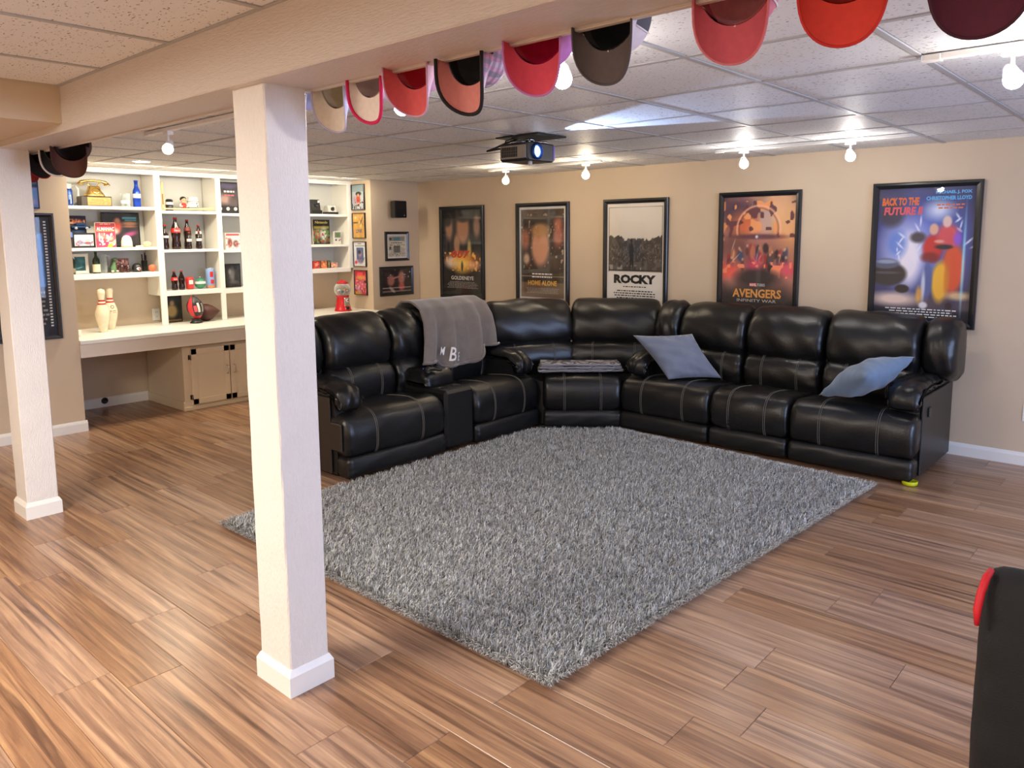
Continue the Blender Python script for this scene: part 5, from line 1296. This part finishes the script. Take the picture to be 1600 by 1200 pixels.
# ------------------------------------------------------------------ track lights, recessed light, projector
M_DIM = mat('frosted_bulb', S(240, 238, 232), .3, emit=(1, .93, .82), estr=1.2)
def track(label, x0, x1, y, heads, lit=True):
    t = thing('track_light', label, 'track light', ((x0 + x1) / 2, y, ZC), world=True)
    z = ZC - .003
    obj('track', MB().box(x0, x1, y - .017, y + .017, z - .020, z, ch=.002), M_LIGHTBODY, t)
    obj('end_cap', MB().box(x0 - .012, x0 + .05, y - .019, y + .019, z - .024, z, ch=.003), M_LIGHTBODY, t)
    for hx, on in heads:
        h = obj('adapter', MB().box(hx - .032, hx + .032, y - .017, y + .017, z - .040, z - .020, ch=.003), M_LIGHTBODY, t)
        obj('stem', MB().tube([(hx, y, z - .038), (hx, y, z - .092)], .007, 10), M_LIGHTBODY, h)
        d = Vector((.35, -.45, -.82)).normalized()
        T = Matrix.Translation((hx, y, z - .100)) @ d.to_track_quat('Z', 'Y').to_matrix().to_4x4()
        obj('lamp_holder', MB().lathe([(.0, -.040), (.014, -.038), (.020, -.028), (.024, -.010), (.025, .0), (.022, .0), (.020, -.010), (.012, -.026)], 20, 0, T, cap=False), M_LIGHTBODY, h)
        obj('bulb', MB().sphere((0, 0, .022), .031, 16, M=T), (M_BULBW if hx < -3.5 else M_BULB) if on else M_DIM, h, 'glowing bulb' if on else None)
    return t
track('white track light with two lamps above the two right-hand posters', -2.74, -1.42, 5.30, [(-2.53, True), (-1.79, True)])
track('white track light with two lamps above the left-hand posters', -5.05, -3.78, 5.30, [(-4.85, True), (-3.94, True)])
track('white track light with one bright lamp at the right edge', -.78, .45, 3.03, [(-.52, True)])
track('white track light over the open floor before the shelves', -4.66, -3.45, 2.0, [(-4.40, False)])
track('white track light running behind the hanging caps', -2.62, -1.36, 2.0, [(-2.37, True), (-1.58, True)])
rl = thing('recessed_light', 'small round recessed ceiling light in front of the shelves', 'ceiling light', (-6.535, 2.74, ZC))
obj('trim_ring', MB().lathe([(.05, 0), (.062, -.004), (.064, -.001), (.064, 0)], 26, cap=False), M_LIGHTBODY, rl)
obj('lens', MB().lathe([(.052, -.002), (.0, -.003)], 26, cap=False), mat('lit_lens', (1, 1, 1), .4, emit=(1, .88, .66), estr=260), rl)

pj = thing('ceiling_projector', 'black projector with a lit lens hanging from the ceiling', 'projector', (-3.22, 3.73, ZC), world=True)
px0, px1, py0, py1, pz0, pz1 = -3.345, -3.115, 3.60, 3.868, 2.028, 2.140
M_PJ = mat('projector_black', (.02, .021, .025), .35)
mb = MB()
pr = [(py0, pz0 + .012), (py0 + .015, pz0), (py1 - .02, pz0), (py1, pz0 + .015), (py1, pz1 - .012), (py1 - .012, pz1), (py0 + .01, pz1), (py0, pz1 - .008)]
mb.loft([[(x, a, b_) for a, b_ in [(q[0] + (.006 if e else 0) * (1 if q[0] < 3.7 else -1), q[1] + (.006 if e else 0) * (1 if q[1] < 2.08 else -1)) for q in pr]] for x, e in ((px0, 1), (px0 + .008, 0), (px1 - .008, 0), (px1, 1))], smooth=False)
obj('body', mb, M_PJ, pj)
vp = obj('vent_panel', MB().box(px0 + .01, px1 - .012, py0 - .004, py0 + .002, pz0 + .016, pz1 - .016, ch=.002), C_('vent_frame', 150, 144, 134, .4), pj)
obj('vent_opening', MB().box(px0 + .018, px0 + .150, py0 - .0052, py0 - .003, pz0 + .026, pz1 - .026), M_BLACKM, vp)
for k in range(9): obj('slat', MB().box(px0 + .022 + k * .0145, px0 + .027 + k * .0145, py0 - .009, py0 - .004, pz0 + .026, pz1 - .026), C_('vent_slat', 96, 92, 86, .4), vp)
for zz in (pz0 + .045, pz0 + .062): obj('slat', MB().box(px0 + .018, px0 + .150, py0 - .0095, py0 - .004, zz, zz + .003), C_('vent_slat'), vp)
LT = at(px1, 3.685, pz0 + .058) @ Matrix.Rotation(PI / 2, 4, 'Y')
ln = obj('lens_barrel', MB().lathe([(.050, -.01), (.050, .010), (.046, .016), (.040, .018), (.038, .006), (.030, -.002)], 30, 0, LT, cap=False), mat('blue_lens_ring', (.02, .06, .22), .15, metal=.6), pj)
obj('lens_glass', MB().lathe([(.036, .001), (.024, .008), (.0, .011)], 26, 0, LT, cap=False), mat('lit_lens_glass', (.1, .2, .5), .05, emit=(.25, .5, 1), estr=2.2), ln)
obj('light_spot', MB().lathe([(.017, .0105), (.0, .013)], 20, 0, LT, cap=False), mat('projector_beam_core', (1, 1, 1), .3, emit=(.85, .93, 1), estr=14), ln)
obj('status_strip', MB().box(px1 - .003, px1 + .003, py1 - .022, py1 - .006, pz0 + .014, pz1 - .012, ch=.002), mat('purple_plastic', S(96, 80, 170), .25), pj, 'purple translucent strip')
bd = bpy.data.lights.new('projector_beam', 'SPOT'); bd.energy = 100; bd.color = (.45, .62, 1.0); bd.spot_size = math.radians(46); bd.spot_blend = .25; bd.shadow_soft_size = .02
bo = bpy.data.objects.new('projector_beam', bd); C.objects.link(bo); bo.location = (px1 + .04, 3.685, pz0 + .058); bo.rotation_euler = Vector((1, -.06, .02)).to_track_quat('-Z', 'Y').to_euler()
obj('front_foot', MB().lathe([(.009, 0), (.013, -.010), (.013, -.024), (.010, -.028), (0, -.028)], 14, 0, at(px1 - .03, 3.66, pz0 + .002)), C_('grey_foot', 190, 186, 182, .4), pj)
obj('mount_plate', MB().box(-3.40, -3.05, 3.62, 3.90, ZC - .012, ZC - .003, ch=.002), M_BLACKM, pj)
obj('mount_post', MB().lathe([(.03, 2.172), (.03, 2.16), (.018, 2.155), (.018, 2.142)], 18, 0, at(-3.21, 3.73, 0)), M_STEEL, pj)
for s in ((-3.30, 3.66), (-3.30, 3.83), (-3.15, 3.66), (-3.15, 3.83)):
    obj('mount_arm', MB().tube([(-3.21, 3.73, 2.160), (s[0], s[1], 2.152), (s[0], s[1], 2.139)], .006, 8), M_STEEL, pj)
obj('cable', MB().tube([(-3.33, 3.75, 2.178), (-3.37, 3.70, 2.160), (-3.42, 3.64, 2.125), (-3.46, 3.60, 2.105), (-3.40, 3.66, 2.120), (-3.345, 3.74, 2.10)], .006, 8), M_BLACK, pj)
obj('cable', MB().tube([(-3.28, 3.66, 2.176), (-3.31, 3.62, 2.158), (-3.37, 3.66, 2.09), (-3.37, 3.70, 2.06), (-3.345, 3.74, 2.06)], .005, 8), M_BLACK, pj)

# ------------------------------------------------------------------ caps hung along the beam
def plaid_mat():
    m = bpy.data.materials.new('cap_plaid'); m.use_nodes = True
    nt = m.node_tree; N = nt.nodes; L = nt.links; bs = N['Principled BSDF']; bs.inputs['Roughness'].default_value = .85
    tc = N.new('ShaderNodeTexCoord'); prev = None
    for k, (ax, sc, col) in enumerate((('X', 14, S(92, 88, 96)), ('Z', 14, S(214, 150, 176)), ('Y', 12, S(120, 104, 116)))):
        w = N.new('ShaderNodeTexWave'); w.bands_direction = ax; w.inputs['Scale'].default_value = sc
        L.new(tc.outputs['Object'], w.inputs['Vector'])
        r = N.new('ShaderNodeValToRGB'); r.color_ramp.interpolation = 'CONSTANT'; r.color_ramp.elements[0].color = (0, 0, 0, 1); r.color_ramp.elements[1].color = (.6, .6, .6, 1); r.color_ramp.elements[1].position = .5
        L.new(w.outputs['Fac'], r.inputs[0])
        x = N.new('ShaderNodeMix'); x.data_type = 'RGBA'; L.new(r.outputs[0], x.inputs[0]); x.inputs[7].default_value = (*col, 1)
        if prev is None: x.inputs[6].default_value = (*S(196, 184, 192), 1)
        else: L.new(prev, x.inputs[6])
        prev = x.outputs[2]
    L.new(prev, bs.inputs['Base Color']); return m
M_PLAID = plaid_mat()
def cap_(label, x, outer, under, inner, trim=None, z=2.092, y=1.517, rz=0.0, w=1.0, L=.075, bend=.040, accent=None, stripes=False, plaid=False):
    t = thing('baseball_cap', label, 'cap', (x, y, z), rz, 'caps hung along the beam')
    rx, rz_, D = .080 * w, .094, .118
    mo = mat('cap_' + '_'.join(str(int(c)) for c in outer), S(*outer), .8, noise=.05, nscale=60, bump=.1, bscale=400)
    mu = mat('cap_' + '_'.join(str(int(c)) for c in under), S(*under), .8, noise=.05, nscale=60, bump=.1, bscale=400)
    mi_ = mat('cap_' + '_'.join(str(int(c)) for c in inner), S(*inner), .85, noise=.05, nscale=60)
    mt = mat('cap_' + '_'.join(str(int(c)) for c in (trim or under)), S(*(trim or under)), .8)
    ma = mat('cap_' + '_'.join(str(int(c)) for c in (accent or outer)), S(*(accent or outer)), .8, noise=.05, nscale=60, bump=.1, bscale=400)
    if plaid: mo = ma = M_PLAID
    def dome(ph, th, off=0.0):
        r = max(0.0, math.cos(th)) ** .55
        return Vector(((rx + off) * math.cos(ph) * r, (D + off) * math.sin(th) ** .9 * (1 + .06 * math.sin(ph)), (rz_ + off) * math.sin(ph) * r - .012 * math.sin(th)))
    n, m = 30, 10
    for k in range(6):
        mb = MB(); a0, a1 = PI / 2 + k * PI / 3, PI / 2 + (k + 1) * PI / 3
        P_ = [[dome(a0 + (a1 - a0) * i / 6, PI / 2 * j / m) for i in range(7)] for j in range(m + 1)]
        mb.grid(P_)
        o = obj('crown_panel', mb, ma if k in (2, 3) else mo, t, fix=False)
    mb = MB().grid([[dome(2 * PI * i / n, PI / 2 * j / m, -.003) for i in range(n + 1)] for j in range(m + 1)])
    obj('lining', mb, mi_, t, fix=False)
    mb = MB().grid([[dome(2 * PI * i / n, .02 + .26 * j / 3, -.0045) for i in range(n + 1)] for j in range(4)])
    obj('sweatband', mb, mi_ if trim is not None and sum(trim) > 150 else mt, t, fix=False)
    if stripes:
        mb = MB()
        for k in range(6): mb.tube([dome(PI / 2 + k * PI / 3, PI / 2 * j / m, .001) for j in range(m + 1)], .0022, 6)
        obj('piping', mb, M_THREAD, t)
    obj('button', MB().sphere((0, D + .001, -.012), .008, 10, sc=(1, .5, 1)), mo, t)
    # visor
    def vis(a, s):
        ph = -PI / 2 + a * 1.32
        e = L * max(0.0, 1 - abs(a) ** 3.2) ** .62
        px = rx * math.cos(ph); pz = rz_ * math.sin(ph)
        xx = px * (1 + .22 * s * (1 - a * a)) ; zz = pz - e * s
        return Vector((xx, -bend * (xx / .08) ** 2 * s + .004 * s, zz))
    na, ns = 24, 6
    top = [[vis(-1 + 2 * i / na, j / ns) + Vector((0, .0028, 0)) for i in range(na + 1)] for j in range(ns + 1)]
    bot = [[vis(-1 + 2 * i / na, j / ns) for i in range(na + 1)] for j in range(ns + 1)]
    obj('visor', MB().grid(top), mo if accent is None else ma, t, fix=False)
    obj('visor_underside', MB().grid(bot), mu, t, fix=False)
    edge = [(a + b_) / 2 for a, b_ in zip(top[-1], bot[-1])]
    obj('visor_edge', MB().tube(edge, .0030 if trim is None else .0055, 6), mt if trim is not None else mo, t)
    return t
cap_('lavender cap half hidden behind the foreground post', -2.352, (178, 180, 214), (172, 176, 210), (150, 152, 184), z=2.105, w=.95, bend=.03)
cap_('cream cap with lilac crown, beside the foreground post', -2.150, (196, 194, 222), (236, 224, 206), (226, 212, 176), z=2.085, y=1.54, rz=.1, bend=.05)
cap_('white cap with a bright pink edged visor', -1.945, (214, 200, 216), (240, 230, 222), (232, 212, 208), trim=(214, 30, 92), rz=.05, bend=.035)
cap_('coral pink cap with lilac sides', -1.735, (214, 170, 200), (222, 96, 100), (226, 50, 70), z=2.09, rz=.22, bend=.065)
cap_('pink plaid cap with a black lining', -1.515, (120, 110, 124), (222, 142, 136), (70, 66, 66), trim=(26, 22, 26), plaid=True, z=2.072, rz=.12, bend=.06)
cap_('hot pink cap with a purple crown', -1.275, (200, 120, 184), (222, 76, 100), (236, 30, 96), z=2.092, rz=.25, bend=.05)
cap_('charcoal grey cap with white striped crown', -1.065, (84, 80, 84), (92, 82, 82), (56, 56, 58), z=2.092, rz=.08, stripes=True, accent=(226, 214, 216))
cap_('rose pink cap with pale pink lining and white piping', -.752, (216, 120, 130), (206, 90, 106), (246, 170, 176), z=2.092, rz=.12, stripes=True)
cap_('bright red-orange cap between the rose pink and maroon ones', -.535, (206, 48, 42), (224, 66, 54), (216, 60, 50), z=2.092, rz=.2)
cap_('dark maroon cap at the far right of the beam', -.315, (70, 26, 44), (88, 28, 50), (66, 22, 40), z=2.070, rz=.25)
cap_('brown leather-look cap with wide visor near the left post', -4.50, (66, 36, 32), (84, 46, 34), (40, 26, 24), z=2.075, y=1.53, rz=.95, w=1.1, L=.085, bend=.05)
cap_('black and white cap between the brown and the red caps', -4.73, (216, 212, 210), (30, 28, 30), (30, 28, 30), trim=(226, 224, 222), z=2.085, y=1.53, rz=.6)
cap_('black cap with a red crown behind the left post', -4.96, (170, 24, 30), (34, 22, 24), (30, 20, 22), z=2.085, y=1.53, rz=.6)
cap_('dark red cap, farthest left on the beam', -5.17, (130, 22, 30), (140, 26, 34), (110, 20, 28), z=2.075, y=1.53, rz=.6)

# ------------------------------------------------------------------ chair at the lower right
ch = thing('gaming_chair', 'black upholstered chair with red edging in the lower right corner', 'chair', (.02, 1.45, 0), world=True)
BK = [(1.58, .46), (1.555, .60), (1.555, .80), (1.565, .90), (1.59, .952), (1.63, .955), (1.66, .90), (1.665, .75), (1.66, .55), (1.64, .45)]
M_CH = mat('black_chair_fabric', (.006, .006, .007), .8, bump=.15, bscale=300)
obj('backrest', cushion(MB(), BK, -.262, .30, r=.035, puff=.006, wr=.003, seed=90), M_CH, ch)
RB = [(1.60, .885), (1.585, .92), (1.595, .950), (1.625, .955), (1.645, .93), (1.63, .89)]
obj('red_edging', MB().tube([(-.259, 1.550, .862), (-.260, 1.552, .89), (-.258, 1.564, .92), (-.254, 1.582, .945), (-.250, 1.600, .953)], [.004, .007, .007, .007, .006], 8), C_('chair_red', 206, 26, 40, .6), ch, 'red upholstered edge')
obj('seat', cushion(MB(), [(1.06, .40), (1.04, .45), (1.08, .50), (1.3, .49), (1.52, .48), (1.58, .46), (1.56, .39), (1.3, .38)], -.25, .29, r=.05, puff=.01, wr=.003, seed=92), M_CH, ch)
obj('back_bracket', MB().box(-.04, .08, 1.57, 1.66, .36, .50, ch=.01).box(-.04, .08, 1.30, 1.60, .34, .385, ch=.008), M_BLACK, ch)
obj('gas_lift', MB().lathe([(.045, .34), (.045, .30), (.028, .29), (.028, .14), (.04, .13), (.04, .07)], 18, 0, at(.02, 1.32, 0)), M_BLACK, ch)
for k in range(5):
    a = 2 * PI * k / 5 + .3; e = (.02 + .27 * math.cos(a), 1.32 + .27 * math.sin(a))
    o = obj('base_leg', MB().tube([(.02, 1.32, .10), (e[0], e[1], .075)], [.03, .018], 10), M_BLACK, ch)
    obj('caster', MB().lathe([(.028, -.02), (.030, -.012), (.030, .012), (.028, .02)], 16, 0, at(e[0], e[1], .030) @ Matrix.Rotation(a, 4, 'Z') @ Matrix.Rotation(PI / 2, 4, 'X')), M_BLACKM, o)
